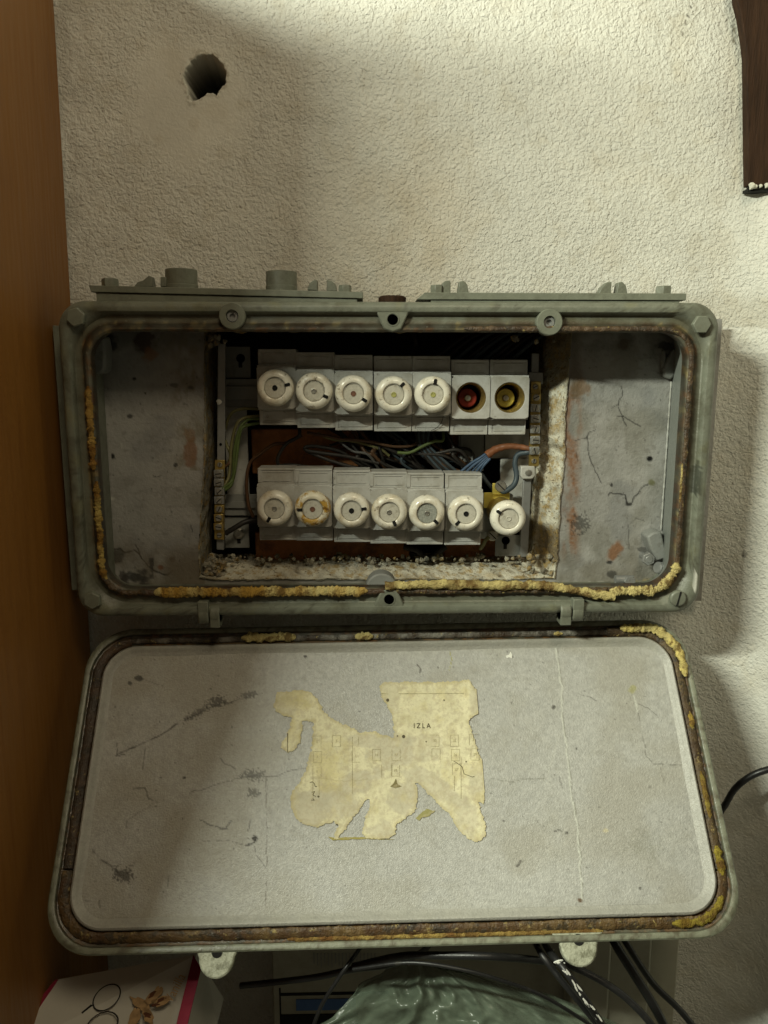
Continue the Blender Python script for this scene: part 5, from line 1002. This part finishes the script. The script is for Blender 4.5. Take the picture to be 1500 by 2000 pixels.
def bag():
    nu, nv = 200, 70; us = np.linspace(0, 1, nu); vs = np.linspace(0, 1, nv); a, b = np.meshgrid(us, vs); a = a.ravel(); b = b.ravel()
    topv = 1886+7*vnoise(a*9, a*0, 5)+14*np.maximum(a-0.6, 0)
    lf = 770-270*b**0.85+10*vnoise(b*12, b*0, 6); rt = 880+600*b**0.75+10*vnoise(b*9, b*0+3, 7)
    u = lf+(rt-lf)*a; v = topv*(1-b)+2140*b
    y = -0.165-0.06*np.sin(np.clip(a, 0, 1)*math.pi)*np.sqrt(b)-0.020*(1-abs(fbm(a*4.5, b*1.2, 13, 2))*2)*(0.25+b)-0.006*(1-2*abs(vnoise(a*12+2.5*b, b*5, 23)))*(0.3+b)-0.0035*fbm(a*16, b*14, 3)
    P = np.array([U(q, w_, e) for q, w_, e in zip(u, v, y)]); o = grid('plastic_bag', P, nu, nv, M_bag, None, None, None)
    md = o.modifiers.new('thick', 'SOLIDIFY'); md.thickness = 0.0008
    tag(o, 'crumpled dark green translucent plastic bag under the lid', 'bag')
bag()
def cable(pts, r, label, m_=None, name='cable', grp='black cables below the lid'):
    mb = MB(); mb.tube([U(u, v, y) for u, v, y in pts], r, 12, 12); return tag(obj(name, mb, m_ or M_cable, smooth=60), label, 'cable', grp)
cable([(470, 1925, -0.17), (540, 1918, -0.18), (620, 1908, -0.19), (690, 1893, -0.20), (760, 1884, -0.20), (820, 1862, -0.18), (850, 1830, -0.14)], 0.0030, 'black cable running left to right in front of the beige case')
cable([(690, 1888, -0.20), (780, 1868, -0.22), (860, 1866, -0.23), (960, 1868, -0.24), (1045, 1875, -0.22), (1110, 1885, -0.21), (1190, 1925, -0.22), (1250, 1975, -0.23), (1310, 2050, -0.24)], 0.0034, 'thick black cable crossing over the green bag to the lower right')
cable([(690, 1893, -0.22), (800, 1880, -0.24), (900, 1893, -0.25), (980, 1915, -0.25), (1060, 1945, -0.24), (1150, 2000, -0.23), (1200, 2040, -0.23)], 0.0017, 'thin black lead lying across the middle of the green bag')
cable([(720, 1830, -0.15), (690, 1870, -0.21), (655, 1920, -0.22), (625, 1970, -0.22), (600, 2040, -0.22)], 0.0019, 'thin black lead slanting down to the left past the blue stripe')
cable([(1030, 1800, -0.15), (1050, 1850, -0.22), (1085, 1900, -0.24), (1130, 1955, -0.25), (1190, 2030, -0.25)], 0.0030, 'black cable running beside the paint splashed one')
o = cable([(1050, 1800, -0.15), (1068, 1850, -0.22), (1100, 1890, -0.25), (1135, 1940, -0.26), (1165, 1985, -0.26), (1200, 2040, -0.26)], 0.0034, 'black cable splashed with white paint flakes')
mb = MB(); rg = random.Random(5)
PP = catmull([U(u, v, y-0.0028) for u, v, y in ((1068, 1850, -0.22), (1100, 1890, -0.25), (1135, 1940, -0.26), (1165, 1985, -0.26), (1200, 2040, -0.26))], 16)
for i in range(46):
    k_ = rg.randrange(4, len(PP)-4)
    if float(vnoise(k_*0.35, 0, 4)) < -0.15: continue
    t_ = PP[k_+2]-PP[k_-2]; ang_ = math.atan2(t_[0], t_[2]); L_ = rg.uniform(0.0015, 0.006); p = PP[k_]+np.array((rg.uniform(-0.0018, 0.0020), rg.uniform(-0.0002, 0.0004), rg.uniform(-0.001, 0.001)))
    pts_ = [(rg.uniform(0.5, 1)*0.0011*math.cos(q), rg.uniform(0.7, 1)*L_*math.sin(q)) for q in np.linspace(0, 2*math.pi, 9)[:-1]]
    mb.prism(pts_, p, -0.0004, 0.0006, R=rot(0, ang_+rg.uniform(-.25, .25), 0))
c_ = obj('paint_flakes', mb, M_white, o, smooth=0); c_['kind'] = 'stuff'
cable([(1185, 1800, -0.12), (1200, 1840, -0.17), (1240, 1905, -0.19), (1280, 1970, -0.20), (1320, 2050, -0.20)], 0.0046, 'thickest black cable dropping behind the right locking tab')
cable([(1200, 1800, -0.12), (1222, 1840, -0.17), (1275, 1920, -0.17), (1330, 1975, -0.17), (1390, 2050, -0.17)], 0.0034, 'black cable dropping outermost towards the lower right corner')
cable([(1395, 1605, -0.06), (1416, 1572, -0.075), (1436, 1540, -0.085), (1465, 1517, -0.092), (1500, 1503, -0.097), (1560, 1490, -0.10)], 0.0036, 'black cable curving in from the right edge behind the lid', grp='black cables beside the wall')
S.cycles.max_bounces = 8
